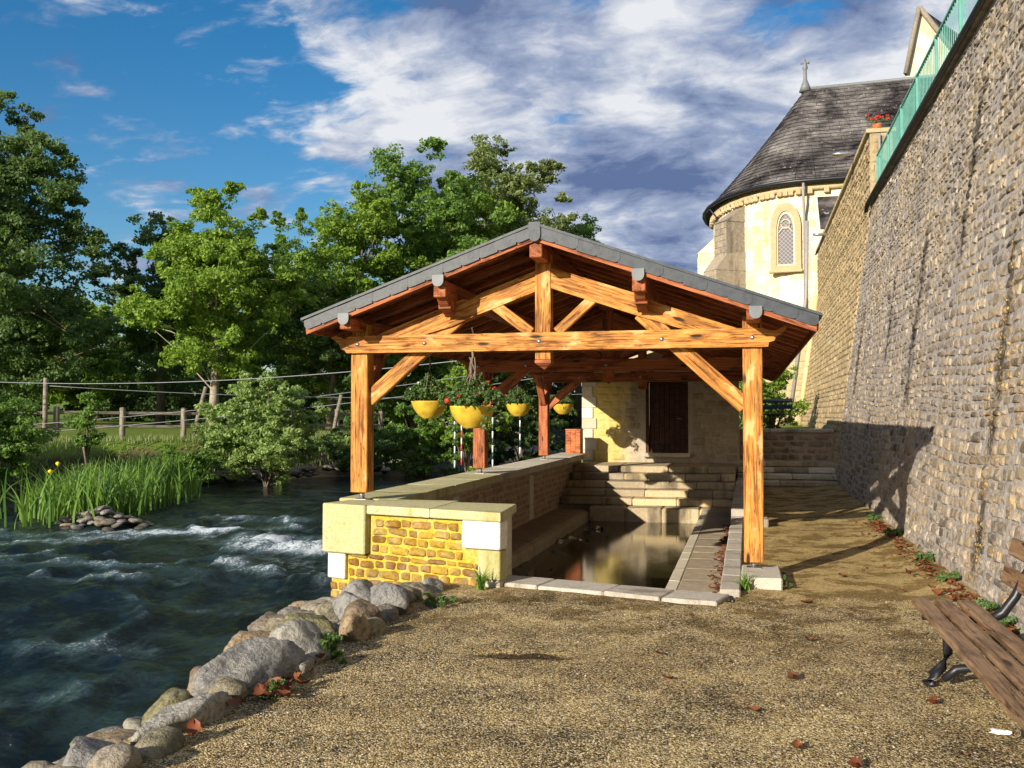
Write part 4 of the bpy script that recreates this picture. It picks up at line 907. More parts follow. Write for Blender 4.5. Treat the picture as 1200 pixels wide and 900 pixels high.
while y < 9.6:
    for row in range(6):
        x = -2.84-row*.22+rr.uniform(-.08, .08); z = .03-row*.105+rr.uniform(-.03, .03)-.03*max(0, min(1, (y-8.0)/.8))
        if y > 8.75 and x > -2.95: continue
        if any(abs(x-b[0]) < b[3]*.75 and abs(y-b[1]) < b[4]*.75 for b in bl): continue
        s = rr.uniform(.075, .135)+.02*(y > 7.6)
        yy_ = y+rr.uniform(-.1, .1)
        if yy_ > 9.42+.27*(-4.3-x)-.0 and x > -4.35: continue
        if yy_ > 9.35 and row < 4: yy_ = 9.2
        link('boulder', SML[rr.randrange(8)] if s < .13 else BIG[rr.randrange(8)], T(x, yy_, z) @ Matrix.Rotation(rr.uniform(0, 6), 4, 'Z') @ Matrix.Diagonal((s*1.15, s*rr.uniform(.9, 1.5), s*.8, 1)), None, None,
             f"{'small' if s < .13 else 'medium'} boulder {('at the gravel edge', 'one row from the gravel', 'in mid bank', 'low on the bank', 'lapped by the river', 'half in the river')[row]}, {'in the bottom left corner' if y < 4.6 else 'beside the rust-coloured leaves' if y < 5.6 else 'beside the orange leaf pile' if y < 6.6 else 'midway to the yellow wall' if y < 8 else 'at the foot of the yellow wall'}", 'boulder', 'small boulders of the near bank')
    y += .21
foot = [(x_, y_) for y_ in (8.25, 8.55, 8.85, 9.12) for x_ in (-3.15, -3.4, -3.65, -3.9, -4.15, -4.4)]
for i, (x_, y_) in enumerate(foot):
    s = rr.uniform(.11, .17); z_0 = -.10-.20*(-3.1-x_)
    link('boulder', BIG[rr.randrange(10)], T(x_+rr.uniform(-.07, .07), y_+rr.uniform(-.06, .06), z_0) @ Matrix.Rotation(rr.uniform(0, 6), 4, 'Z') @ Matrix.Diagonal((s*1.2, s, s*.75, 1)), None, None,
         f"{'small' if s < .14 else 'medium'} boulder packed against the yellow wall, {'on the gravel side' if x_ > -3.5 else 'under the middle' if x_ > -4 else 'by the river corner'}{', front row' if y_ < 8.4 else ', touching the masonry' if y_ > 9 else ''}", 'boulder', 'small boulders of the near bank')
# islet of stones and stones at the foot of the far bank
def scatter(n_, pos, sz_, label, group, seed, sq=.5):
    rr = random.Random(seed)
    for i in range(n_):
        x, y, z = pos(i, rr); s = rr.uniform(*sz_)
        lab_ = label(x, y, z, s) if callable(label) else label
        link('rock', SML[rr.randrange(8)], T(x, y, z) @ Matrix.Rotation(rr.uniform(0, 6), 4, 'Z') @ Matrix.Rotation(rr.uniform(-.3, .3), 4, 'X') @ Matrix.Diagonal((s*1.3, s, s*sq, 1)), None, None, lab_, 'rock', group)
def islet(i, r): a = r.random()*6.28; q = r.random()**.5; return (-12.5+math.cos(a)*q*1.05, 16.9+math.sin(a)*q*.7, -.62+(1-q)*.36+.02)
scatter(95, islet, (.08, .16), lambda x, y, z, s: f"{'small' if s < .12 else 'broad'} flat stone {'on top' if z > -.48 else 'halfway down' if z > -.56 else 'at the waterline'} of the iris islet, {'left' if x < -12.9 else 'right' if x > -12.1 else 'middle'} {'front' if y < 16.9 else 'back'} part", 'stones of the small islet', 5)
def fb_(i, r): y = 23+r.random()*14; return (bank(np.array(y))*1.0+.35-r.random()*.5, y, -.55+r.random()*.35)
scatter(70, fb_, (.12, .26), lambda x, y, z, s: f"{'small' if s < .19 else 'large'} dark stone {'low' if z < -.38 else 'high'} on the far bank, {'behind the iris bed' if y < 26.5 else 'left of the big pale bush' if y < 28.5 else 'under the big pale bush' if y < 31 else 'beyond the big pale bush'}", 'stones along the far bank', 6, .7)

# ------------------------------------------------------------------ weeds and fallen leaves
def weed(x, y, z, r, h, n_, label, seed, m='plant', name='weed', sz=.05):
    t = thing(name, (x, y, z), label, 'weed'); rs = np.random.RandomState(seed); cc = np.stack([rs.normal(size=n_)*r*.5, rs.normal(size=n_)*r*.5, rs.rand(n_)*h], 1)
    v, f = leaves(cc, np.full(n_, r*.3), 26, sz, seed); link('leaves', fast('leaves', v, f, False), T(x, y, z), t, M[m])
    V, F = merge([tube_geo([(0, 0, -.03), Vector(c_)], [.005, .002], 4, False) for c_ in cc[:8]]); link('stems', pyd('stems', V, F), T(x, y, z), t, M[m]); return t
def tuft(x, y, z, label, seed, n_=46, h=(.10, .24)):
    t = thing('weed_tuft', (x, y, z), label, 'weed'); rs = np.random.RandomState(seed); v, f = blades(np.stack([rs.normal(size=n_)*.02, rs.normal(size=n_)*.02, np.zeros(n_)], 1), h, seed, .006, 1.2, 4)
    link('blades', fast('blades', v, f), T(x, y, z), t, M['blade'])
tuft(-.03, 9.26, .0, 'spiky green tuft growing at the foot of the front right post pad', 3)
tuft(-2.42, 8.78, .0, 'thin grassy weeds at the right end of the yellow wall', 4, 60)
weed(-2.70, 6.05, .0, .10, .14, 16, 'green leafy weed among the boulders above the orange leaves', 5)
weed(-2.62, 7.95, .0, .13, .07, 14, 'low green weed where the gravel meets the far boulders', 6, sz=.035)
weed(-2.66, 5.15, .0, .05, .09, 8, 'tiny green sprout beside the rust-coloured leaves', 7, sz=.035)
for i, (y_, lb) in enumerate([(7.95, 'leafy green weed against the tall wall, just behind the bench'), (8.5, 'green weed at the wall foot, second from the bench'), (9.9, 'small weed at the wall foot among the red leaves'), (11.2, 'weed at the wall foot where the roof shadow begins'), (13.4, 'dark weed at the wall foot inside the shadow'), (15.5, 'straggling weed at the shaded wall foot near the steps')]):
    weed(1.83, y_, .03, .12, .10, 18, lb, 20+i, sz=.045)
weed(.34, 9.42, .0, .04, .12, 8, 'small dark weed beside the right end of the post pad', 31, sz=.03)
def leaf_mesh(seed, L=.09):
    r_ = random.Random(seed); V = []; F = []; n_ = 7; cu = r_.uniform(.1, .5)
    for i in range(n_):
        t = i/(n_-1); w_ = math.sin(math.pi*min(1, t*1.02+.02))**.8*L*.33*(1+.35*(i % 2)); z = cu*L*(2*t-1)**2*.6
        for s in (-1, 0, 1): V.append((L*(t-.5), s*w_, z+abs(s)*L*.16+r_.uniform(-.003, .003)))
    for i in range(n_-1):
        for s in (0, 1): F.append((i*3+s, i*3+s+1, i*3+s+4, i*3+s+3))
    me = pyd('leaf', V, F, True); me.materials.append(M['dead']); return me
LM = [leaf_mesh(i) for i in range(6)]
rr = random.Random(6)
fl = [(.26, 6.25, 'curled brown fallen leaf in the middle right of the yard', 1.1), (.02, 5.55, 'small very dark leaf right of the yard centre', .8), (.42, 7.33, 'dark upright leaf nearest the post pad side', .8), (-.49, 6.07, 'dark leaf crumb near the middle of the yard', .8),
      (-.59, 6.66, 'faint brown leaf just beyond the middle of the yard', .7), (.22, 4.93, 'dark brown leaf near the bottom edge', 1.0), (.46, 4.72, 'brown leaf cut by the bottom edge', 1.0), (.48, 8.74, 'orange-brown leaf in front of the post shadow', 1.1), (.99, 5.87, 'dark leaf in front of the bench leg', .9), (.9, 10.2, 'flat tan leaf lying in the post shadow', 1.2)]
for i, (x, y, lb, s) in enumerate(fl):
    link('fallen_leaf', LM[i % 6], T(x, y, float(yard_z(np.array(x), np.array(y)))+.012) @ Matrix.Rotation(rr.uniform(0, 6), 4, 'Z') @ Matrix.Rotation(rr.uniform(-.3, .3), 4, 'X') @ Matrix.Scale(s, 4), None, None, lb, 'leaf')
def litter(n_, pos, lab, seed, s0=(.5, 1.3)):
    rr = random.Random(seed); GV, GF, b = [], [], 0
    arr = [(np.array([v.co for v in m_.vertices]), np.array([p.vertices[:] for p in m_.polygons])) for m_ in LM]
    for i in range(n_):
        x, y, z = pos(rr); A = np.array(T(x, y, z) @ Euler((rr.uniform(-.5, .5), rr.uniform(-.5, .5), rr.uniform(0, 6))).to_matrix().to_4x4() @ Matrix.Scale(rr.uniform(*s0), 4)); v, f = arr[rr.randrange(6)]
        GV.append(v @ A[:3, :3].T+A[:3, 3]); GF.append(f+b); b += len(v)
    link('leaf_litter', fast('leaf_litter', np.concatenate(GV), np.concatenate(GF)), None, None, M['dead'], kind='stuff', label=lab, cat='fallen leaves')
litter(330, lambda r: ((lambda y: (1.86-abs(r.gauss(0, .13)), y, .07))(r.uniform(7.4, 15))), 'red-brown leaves drifted along the foot of the tall wall', 1, (.3, .9))
litter(230, lambda r: (-.30-abs(r.gauss(0, .05)), r.uniform(10.5, 17), -.255), 'red-brown leaves caught between basin deck and kerb', 2, (.3, .7))
litter(38, lambda r: (-2.70+r.gauss(0, .06), 5.3+r.gauss(0, .35), .03), 'orange-red dead leaves piled against the boulders', 3, (.7, 1.3))
litter(46, lambda r: (r.uniform(-2.4, 1.8), r.uniform(4.2, 14)*1.0 if r.random() < .0 else r.uniform(4.2, 8.4), .012), 'small brown leaf crumbs scattered over the yard', 4, (.12, .32))
litter(30, lambda r: (r.uniform(.2, 1.7), r.uniform(9, 14), .03), 'bits of leaf scattered on the path beside the basin', 8, (.2, .6))
V, F = lathe([(.001, .03), (.02, .028), (.035, .01), (.03, 0)], 7)
bmp = bmesh.new(); bmesh.ops.create_icosphere(bmp, subdivisions=2, radius=.03); rp_ = random.Random(5)
for v in bmp.verts: v.co = Vector((v.co.x*1.7, v.co.y, v.co.z*.45))*rp_.uniform(.6, 1.25)
mp_ = bpy.data.meshes.new('paper'); bmp.to_mesh(mp_); bmp.free()
link('paper_scrap', mp_, T(1.23, 5.42, .015), None, M['polew'], 'crumpled white scrap of paper on the ground under the bench', 'litter')

# ------------------------------------------------------------------ benches
def bench(x, y0, y1, z0, label, metal, woodm, rz=0, seatz=.45, side=1):
    """seat runs along Y; back on the +X side"""
    b = thing('park_bench', (x, (y0+y1)/2, z0), label, 'bench'); Mx = WM[b] @ Matrix.Rotation(rz, 4, 'Z'); WM[b] = Mx; b.matrix_basis = Mx; h = (y1-y0)/2
    for i, sx in enumerate((-.20, -.065, .07)): beam('seat_slat', Mx @ Vector((sx, -h, seatz-.012-(.006 if i == 1 else 0))), Mx @ Vector((sx, h, seatz-.012-(.006 if i == 1 else 0))), .105, .036, woodm, b, .008)
    for sx, sz_ in ((.30, .63), (.345, .80)): 
        beam('back_slat', Mx @ Vector((sx, -h, z_(sz_, seatz))), Mx @ Vector((sx, h, z_(sz_, seatz))), .036, .11, woodm, b, .008, up=Mx.to_3x3() @ Vector((.25, 0, 1)))
    for yy in (-h+.36, h-.36):
        g = []
        def tb_(pts, rad): 
            v, f = tube_geo([(px, yy, pz) for px, pz in pts], rad, 8); g.append((v, f))
        tb_([(-.20, .0), (-.215, .02), (-.19, .06), (-.135, .12), (-.105, .2), (-.105, .29), (-.14, .37), (-.20, seatz-.035)], [.034, .040, .033, .030, .029, .029, .030, .032])
        tb_([(-.245, seatz-.045), (.14, seatz-.05)], [.018, .02])
        tb_([(-.13, .04), (-.06, .105), (.06, .125), (.18, .07), (.255, .0)], [.022, .027, .028, .03, .038])
        tb_([(.12, seatz-.05), (.20, seatz+.0), (.27, seatz+.1), (.33, seatz+.24), (.375, seatz+.41)], [.026, .03, .028, .024, .018])
        tb_([(.13, seatz-.05), (.165, .28), (.15, .16), (.10, .11)], [.022, .021, .02, .02])
        V, F = merge(g); link('frame', pyd('frame', V, F, True), Mx, b, metal)
    return b
def z_(a, s): return a
bench(1.255, 3.75, 6.66, 0, 'weathered brown slatted bench with black cast-iron frame, cut by the right edge', M['iron'], M['bench'])
bench(.45, 26.6, 28.2, 1.2, 'small black bench on the upper terrace behind the steps', M['iron'], M['iron'], rz=.6)

# ------------------------------------------------------------------ hanging baskets
def basket(x, y, z, rad, label, seed, top):
    t = thing('hanging_basket', (x, y, z), label, 'flower basket', 'yellow flower bowls hung along the river side')
    pr = [(.001, -rad*.98), (rad*.36, -rad*.98), (rad*.40, -rad*.93), (rad*.66, -rad*.74), (rad*.88, -rad*.44), (rad*.985, -rad*.12), (rad*1.02, -.012), (rad*1.03, 0), (rad*.97, .002), (rad*.94, -.03), (rad*.6, -.05), (.001, -.05)]
    V, F = lathe(pr, 36); link('bowl', pyd('bowl', V, F, True), T(x, y, z), t, M['yellow'])
    V, F = lathe([(.001, -.02), (rad*.9, -.025), (rad*.93, -.045)], 18); link('soil', pyd('soil', V, F, True), T(x, y, z), t, M['soil'])
    rs = np.random.RandomState(seed); n_ = 95; a = rs.rand(n_)*6.28; q = rs.rand(n_)**.5
    cc = np.stack([np.cos(a)*q*rad*1.35, np.sin(a)*q*rad*1.35, .04+rs.rand(n_)*.27*(1.25-q)], 1)
    sp = rs.rand(26)*6.28; dr_ = rs.rand(26)
    cc = np.concatenate([cc, np.stack([np.cos(sp)*rad*(1.15+.25*dr_), np.sin(sp)*rad*(1.15+.25*dr_), .06-.30*dr_*(np.cos(sp-.2) > .1)], 1)])
    v, f = leaves(cc, np.full(len(cc), .055), 26, .038, seed, flat=.9, shell=.2, asp=.7)
    link('foliage', fast('foliage', v, f, False), T(x, y, z), t, M['plant'])
    geos = [tube_geo([(0, 0, -.03), Vector(c_)*.6+Vector((0, 0, .05)), Vector(c_)], [.006, .004, .002], 4, False) for c_ in cc[::2]]; V, F = merge(geos); link('stems', pyd('stems', V, F), T(x, y, z), t, M['plant'])
    v, f = leaves(cc[:7]+np.array([0, 0, .05]), np.full(7, .018), 12, .03, seed+50, shell=.1); link('flowers', fast('flowers', v, f, False), T(x, y, z), t, M['redp'] if seed % 2 else M['polew'])
    for i in range(3):
        a = i*2.1+.5; link('cord', pyd('cord', *tube_geo([(math.cos(a)*rad*.98, math.sin(a)*rad*.98, 0), (0, 0, .42)], .006, 5), True), T(x, y, z), t, M['rope'])
    tube('rope', [(x, y, z+.42), (x+.01, y, z+.5), (x, y, top)], .012, M['rope'], t)
    return t
b1 = basket(-2.80, 9.80, 1.71, .235, 'nearest and largest yellow bowl, hung by a rope from the front beam', 1, 2.29)
rs = random.Random(2)
geo = [tube_geo([(-2.80+.075*math.cos(a)*0, 9.80+.15-.17*math.cos(a), 2.39-.14*math.sin(a-1.57)*1.0) for a in [j*6.283/14+q*.3 for j in range(15)]], .008, 5, False) for q in (0, 1)]
V, F = merge(geo); i_ = WM[b1].inverted(); link('rope_loop', pyd('loop', [i_ @ v for v in V], F, True), WM[b1], b1, M['rope'])
geo = [tube_geo([(-2.80+rs.uniform(-.03, .03), 9.78, 2.22), (-2.80+rs.uniform(-.05, .05), 9.77, 2.1), (-2.80+rs.uniform(-.08, .08), 9.78, 1.97)], .007, 5, False) for q in range(7)]; V, F = merge(geo); link('rope_tail', pyd('tail', [i_ @ v for v in V], F, True), WM[b1], b1, M['rope'])
for (dx_, dy_, dz_) in ((-.21, -.19, .06),): V, F = lathe([(.001, -.03), (.03, -.02), (.035, .01), (.001, .03)], 8); link('red_flower', pyd('flower', V, F, True), T(-2.80+dx_, 9.8+dy_, 1.71+dz_), b1, M['redp'])
basket(-4.09, 12.25, 1.80, .235, 'yellow bowl just left of and behind the nearest one', 2, 2.5)
basket(-4.06, 17.3, 1.82, .235, 'yellow bowl hanging between the second and third post', 3, 2.5)
basket(-4.05, 21.6, 1.86, .235, 'farthest yellow bowl, hanging right of the third post', 4, 2.5)

# ------------------------------------------------------------------ fence, poles and cables on the far bank
fc = thing('rail_fence', (-20, 31, .75), 'weathered wooden post-and-rail fence on the far bank', 'fence')
FP = [(-24.5, 26.8), (-22.8, 28.45), (-21.26, 29.9), (-19.76, 31.3), (-18.3, 32.8), (-17.1, 34.5), (-16.4, 37.2), (-15.4, 39.5)]
for i, (x, y) in enumerate(FP):
    z = float(ground_z(np.array(x), np.array(y))); beam('post', (x, y, z-.3), (x+.02*(i % 2), y, z+1.12), .17, .17, M['grey'], fc, .03)
    if i+1 < len(FP):
        x2, y2 = FP[i+1]
        for h_ in (.45, .92): beam('rail', (x, y, z+h_), (x2, y2, z+h_-.02), .07, .11, M['grey'], fc, .02)
for (x, y, h_, lx, lb) in ((-22.95, 28.1, 2.1, 0, 'tall thin wooden pole beside the fence carrying the cables'), (-19.96, 32.2, 1.9, .55, 'leaning grey pole near the pale tree trunk'), (-16.1, 36.0, 1.7, .4, 'leaning stake right of the big pale bush')):
    z = float(ground_z(np.array(x), np.array(y))); V, F = tube_geo([(0, 0, -.3), (lx*.5, 0, h_*.5), (lx, 0, h_)], [.085, .08, .07], 9); link('wooden_pole', pyd('pole', V, F, True), T(x, y, z), None, M['grey'], lb, 'pole')
def cable(p0, p1, sag, lb):
    p0, p1 = Vector(p0), Vector(p1); pts = [p0.lerp(p1, t/24)-Vector((0, 0, sag*4*(t/24)*(1-t/24))) for t in range(25)]
    V, F = tube_geo([p-p0 for p in pts], .011, 5); link('cable', pyd('cable', V, F, True), T(*p0), None, M['cable'], lb, 'cable')
cable((-24.5, 26.2, 2.72), (-4.15, 24.0, 3.35), .42, 'uppermost cable strung across the river behind the shelter')
cable((-22.9, 25.0, 1.2), (-4.0, 32.0, 3.75), .30, 'middle cable rising across the river to the right')
cable((-22.9, 24.6, .95), (-4.0, 31.0, 3.2), .26, 'lowest cable rising across the river to the right')
cable((-22.95, 28.1, 2.6), (-4.0, 40.0, 2.6), .35, 'thin far cable crossing behind the pale tree trunk')
for (x, y, zb, zt, ms, lb) in ((-8.79, 28.8, -.01, 2.2, ('polew', 'poleg'), 'dark and white gate pole hanging over the river behind the nearest bowl'), (-8.87, 29.8, .02, 2.2, ('poler', 'polew'), 'red and white gate pole hanging over the river behind the nearest bowl'), (-7.66, 29.1, .02, 2.2, ('polew', 'poleg'), 'dark and white gate pole hanging right of the second post'), (-7.75, 33.2, .25, 2.6, ('polew', 'poleg'), 'farthest gate pole hanging over the bright stretch of river')):
    t = thing('gate_pole', (x, y, zb), lb, 'pole'); k = 10
    for i in range(k):
        V, F = tube_geo([(0, 0, (zt-zb)*i/k), (0, 0, (zt-zb)*(i+1)/k)], .024, 8); link('band', pyd('band', V, F, True), T(x, y, zb), t, M[ms[0 if i % 2 == 0 else 1]])
# weir bank far upstream
wv = thing('embankment_wall', (-16, 90, -.6), 'pale stone embankment far upstream, seen beneath the shelter', 'wall')
box_at('wall_core', -30, -5, 90, 91, -1, 1.5, M['butt'], wv, .05)
lay(wv, T(0, 90, 0), courses(-30, -5, -.5, 1.45, (.3, .45), (.6, 1.2), .05, random.Random(2)), 'stone', M['butt'], .3, 40, 22, n=5)
bush('bush', 'pale trailing growth hanging over the far embankment', -17.5, 87, .6, 4.5, 2.6, 60, 260, .3, M['leaf_olive'], 220, ry=1.5, cr=(.5, .9))
bush('bush', 'dark growth at the right end of the far embankment', -10.5, 87, .4, 4, 3.6, 60, 260, .3, M['leaf_deep'], 221, ry=1.5, cr=(.5, .9))

# ------------------------------------------------------------------ church
ch = thing('church', (3, 51.5, 6), 'old limestone church with rounded apse and steep dark slate roof above the wall', 'church')
CX, CY = 3.0, 51.6; AX, AY = 4.65, 6.9; ZE = 12.0; ZR = 18.3; NX, NY = (.9986, -.075), 0
def apse_pt(a, k=1.0, ex=0): return (CX-(AX*k+ex)*math.cos(a), CY-(AY*k+ex)*math.sin(a))
# footprint path: round the apse from its far side to the near side, then along the nave wall to the right
angs = [R(-80+i*10) for i in range(18)]
def path(ex): 
    p = [apse_pt(a, 1, ex) for a in angs]; nx_, ny_ = p[-1]; return p+[(nx_+4.5, ny_-.45), (nx_+15, ny_-1.6)]
P0 = path(0); V = []; F = []
for (x, y) in P0: V += [(x, y, 5.0), (x, y, ZE)]
for i in range(len(P0)-1): F.append((2*i, 2*i+2, 2*i+3, 2*i+1))
V = [Vector(v)-Vector((3, 51.5, 6)) for v in V]; link('wall', pyd('wall', V, F), WM[ch], ch, M['church'])
# ashlar courses on the lit faces
def ashlar(p0, p1, z0, z1, seed, skip=None, m='church'):
    d_ = Vector((p1[0]-p0[0], p1[1]-p0[1], 0)); L = d_.length; d_.normalize(); nrm = Vector((d_.y, -d_.x, 0))
    Fm = Matrix((d_, -nrm, Vector((0, 0, 1)))).transposed().to_4x4(); Fm.translation = (p0[0], p0[1], 0)
    lay(ch, Fm, courses(0, L, z0, z1, (.30, .36), (.5, .9), .012, random.Random(seed), skip), 'stone', M[m], .08, 14, seed, c=.04, j=.01, proud=(.010, .022), n=4); return Fm, L
for i in range(8, 17): ashlar(P0[i], P0[i+1], 6.3, ZE-.15, 300+i)
WP = (1.9, 44.75); ashlar(P0[17], (P0[17][0]+4.5, P0[17][1]-.45), 6.3, ZE-.15, 330)
# roof: cone of slate strips over the apse, plane over the nave
PE = path(.45); VR = []; FR = []; nseg = 26
apex = (CX, CY); rid = (CX+16, CY-1.2)
tops = [apex]*18+[(apex[0]+4.7, apex[1]-.35), rid]
geos = []
for r_i in range(nseg):
    t0, t1 = r_i/nseg, min(1, (r_i+1.25)/nseg)
    for i in range(len(PE)-1):
        def q(j, t, off):
            b_, tp_ = PE[j], tops[j]; fl_ = (1-t)**2*.0; s_ = 1-t
            k_ = s_+.10*math.sin(math.pi*s_)*0
            zz_ = ZE-.12+(ZR-ZE+.12)*(t**1.0)-.35*math.sin(math.pi*t)*.6+off
            return Vector((tp_[0]+(b_[0]-tp_[0])*k_, tp_[1]+(b_[1]-tp_[1])*k_, zz_))-Vector((3, 51.5, 6))
        a, b, c_, d_ = q(i, t0, .05), q(i+1, t0, .05), q(i+1, t1, 0), q(i, t1, 0)
        L = (b-a).length; n_ = max(1, int(L/.5)) if i < 17 else max(1, int(L/.8))
        for j in range(n_):
            u0, u1 = max(0, (j-.5*(r_i % 2))/n_), min(1, (j+1-.5*(r_i % 2))/n_) if j < n_-1 else 1; geos.append(([a.lerp(b, u0), a.lerp(b, u1-.02/n_), d_.lerp(c_, u1-.02/n_), d_.lerp(c_, u0)], [(0, 1, 2, 3)]))
for i in range(len(PE)-1):
    a, b = Vector((*PE[i], ZE-.16)), Vector((*PE[i+1], ZE-.16)); c_, d_ = Vector((*tops[i+1], ZR-.03)), Vector((*tops[i], ZR-.03)); o0 = Vector((3, 51.5, 6))
    sg = [[a.lerp(d_, t)-o0-Vector((0, 0, .21*math.sin(math.pi*t)+.02)), b.lerp(c_, t)-o0-Vector((0, 0, .21*math.sin(math.pi*t)+.02))] for t in [j/8 for j in range(9)]]
    for j in range(8): geos.append(([sg[j][0], sg[j][1], sg[j+1][1], sg[j+1][0]], [(0, 1, 2, 3)]))
V, F = merge(geos); rf = link('roof', None, WM[ch], ch); rm = bpy.data.meshes.new('roof'); 
C.objects.unlink(rf); bpy.data.objects.remove(rf); rf = link('roof', pyd('roof', V, F), WM[ch], ch, M['croof'])
tube('gutter', [(x, y, ZE-.10) for x, y in path(.5)], .09, M['iron'], ch)
tube('cornice', [(x, y, ZE-.33) for x, y in path(.08)], .14, M['churchy'], ch)
for i in range(8, 19):
    a, b = path(.10)[i], path(.10)[i+1] if i+1 < len(P0) else path(.1)[i]
    for t in (.1, .4, .7):
        if i == 18 and t > .4: continue
        x, y = a[0]+(b[0]-a[0])*t, a[1]+(b[1]-a[1])*t; box_at('corbel', x-.11, x+.11, y-.13, y+.1, ZE-.62, ZE-.36, M['churchy'], ch, .02)
tube('ridge', [(apex[0]-.05, apex[1], ZR+.03), (rid[0], rid[1], ZR+.05)], .09, M['zinc'], ch)
fn = tube('finial', [(CX, CY, ZR-.1), (CX, CY, ZR+.25), (CX, CY, ZR+.5), (CX, CY, ZR+1.0), (CX, CY, ZR+1.12), (CX, CY, ZR+1.6)], [.32, .2, .10, .08, .14, .035], M['zinc'], ch, 10)
for s_ in (-1, 1): tube('cross_arm', [(CX, CY, ZR+1.38), (CX+s_*.22, CY, ZR+1.38)], [.04, .06], M['zinc'], fn)
# pointed window with traceried leaded glass in the near side
NWp = Vector((P0[16][0], P0[16][1], 0)); NWq = Vector((P0[17][0], P0[17][1], 0))
d_ = (NWq-NWp).normalized(); WMx = Matrix((d_, Vector((-d_.y, d_.x, 0)), Vector((0, 0, 1)))).transposed().to_4x4(); cxm = (NWp+NWq)/2; cxm = Vector((1.72, 0, 0)); 
tt = (cxm.x-NWp.x)/(NWq.x-NWp.x); WMx.translation = (cxm.x, NWp.y+(NWq.y-NWp.y)*tt, 0)
def arch(w_, z0, zs, ht, n_=8):
    pts = [(-w_, z0), (w_, z0)]; 
    for i in range(n_+1): t = i/n_; pts.append((w_*math.cos(t*math.pi/2)**.85, zs+ht*math.sin(t*math.pi/2)**1.1))
    for i in range(1, n_+1): t = 1-i/n_; pts.append((-w_*math.cos(t*math.pi/2)**.85, zs+ht*math.sin(t*math.pi/2)**1.1))
    return pts
def ring(nm, po, pi_, y0, y1, m, par):
    n_ = len(po); V = [(x, y0, z) for x, z in po]+[(x, y0, z) for x, z in pi_]+[(x, y1, z) for x, z in po]+[(x, y1, z) for x, z in pi_]; F = []
    for i in range(n_):
        j = (i+1) % n_; F += [(i, j, n_+j, n_+i), (i, 2*n_+i, 2*n_+j, j), (n_+i, n_+j, 3*n_+j, 3*n_+i)]
    return link(nm, pyd(nm, V, F), WMx, par, m)
win = ring('window', arch(.66, 8.05, 9.95, 1.10), arch(.40, 8.25, 9.85, .85), -.16, .1, M['churchy'], ch)
ring('mullion', arch(.40, 8.25, 9.85, .85), arch(.33, 8.32, 9.8, .76), -.10, .05, M['lime'], win)
V, F = extrude(arch(.34, 8.31, 9.81, .78), -.045, -.03); link('pane', pyd('pane', V, F), WMx, win, M['glass'])
V, F = tube_geo([(.20*math.cos(a), -.07, 10.12+.20*math.sin(a)) for a in [j*6.2832/16 for j in range(17)]], .035, 6, False); link('tracery', pyd('tracery', V, F, True), WMx, win, M['lime'])
V, F = merge([tube_geo([(-.31, -.07, 9.72), (-.15, -.07, 9.93), (0, -.07, 9.98)], .03, 6), tube_geo([(.31, -.07, 9.72), (.15, -.07, 9.93), (0, -.07, 9.98)], .03, 6)]); link('tracery', pyd('tracery', V, F, True), WMx, win, M['lime'])
link('window_sill', block(1.45, .3, .12, .02), WMx @ T(0, -.1, 8.0), win, M['churchy'])
# buttresses stepping out from the apse
def buttress(a, wd, z_top, outs, m='butt', nb=.28):
    x, y = apse_pt(a); nrm = Vector((-math.cos(a)/AX, -math.sin(a)/AY, 0)).normalized(); tn = Vector((-nrm.y, nrm.x, 0))
    Mx = Matrix((tn, -nrm, Vector((0, 0, 1)))).transposed().to_4x4(); Mx.translation = (x, y, 0); b = None
    bt = link('buttress', block(wd, outs[0]+.4, z_top-5.2, .02), Mx @ T(0, -outs[0]/2+.2, (z_top+5.2)/2), ch, M[m])
    rr = random.Random(int(a*100)); z = 6.3
    zs = [6.3, z_top-2.3, z_top]
    link('lower_stage', block(wd+.12, outs[1], zs[1]-5.2, .03), Mx @ T(0, -outs[1]/2, (zs[1]+5.2)/2), bt, M[m])
    V, F = extrude([(-outs[1], zs[1]), (0.0, zs[1]), (0.0, zs[1]+.9), (-outs[0], zs[1]+.75)], -wd/2-.06, wd/2+.06); link('weathering', pyd('weathering', [(b, a_, c_) for a_, b, c_ in V], F), Mx, bt, M[m])
    V, F = extrude([(-outs[0]-.04, z_top), (0.0, z_top), (0.0, z_top+.75)], -wd/2-.03, wd/2+.03); link('weathering', pyd('weathering', [(b, a_, c_) for a_, b, c_ in V], F), Mx, bt, M[m])
    while z < z_top-.2:
        o_ = outs[1] if z < zs[1]-.2 else outs[0]; u = -wd/2
        while u < wd/2-.1:
            L = rr.uniform(.28, .5); e = min(u+L, wd/2); box_at('stone', u+.01, e-.01, -o_-.025, -o_+.08, z, z+.27, M[m], bt, .02, .006, M=Mx); u = e
        v_ = -o_+.02
        while v_ < -.1:
            e = min(v_+rr.uniform(.28, .5), 0.02)
            for s_ in (-1,): box_at('stone', s_*(wd/2)-.085, s_*(wd/2)+.02, v_+.01, e-.01, z, z+.27, M[m], bt, .02, .006, M=Mx)
            v_ = e
        z += .285
buttress(R(44), 1.0, 10.6, (1.0, 1.6)); buttress(R(3), 1.0, 9.9, (.8, 1.3), 'church')
for a in (R(15), R(62), ):
    x, y = apse_pt(a, 1, .12)
tube('downpipe', [(*apse_pt(R(22), 1, .5), ZE-.2), (*apse_pt(R(22), 1, .12), ZE-.6), (*apse_pt(R(22), 1, .12), 5.5)], .055, M['iron'], ch)
x, y = P0[17]; tube('downpipe', [(x-.55, y-.45, ZE-.2), (x-.55, y-.40, ZE-.9), (x-.5, y-.14, ZE-1.6), (x-.5, y-.14, 5.5)], .06, M['pipeg'], ch)
tube('downpipe', [(x+.75, y-1.1, 9.2), (x+.75, y-1.1, 5.5)], .07, M['pipeg'], ch)
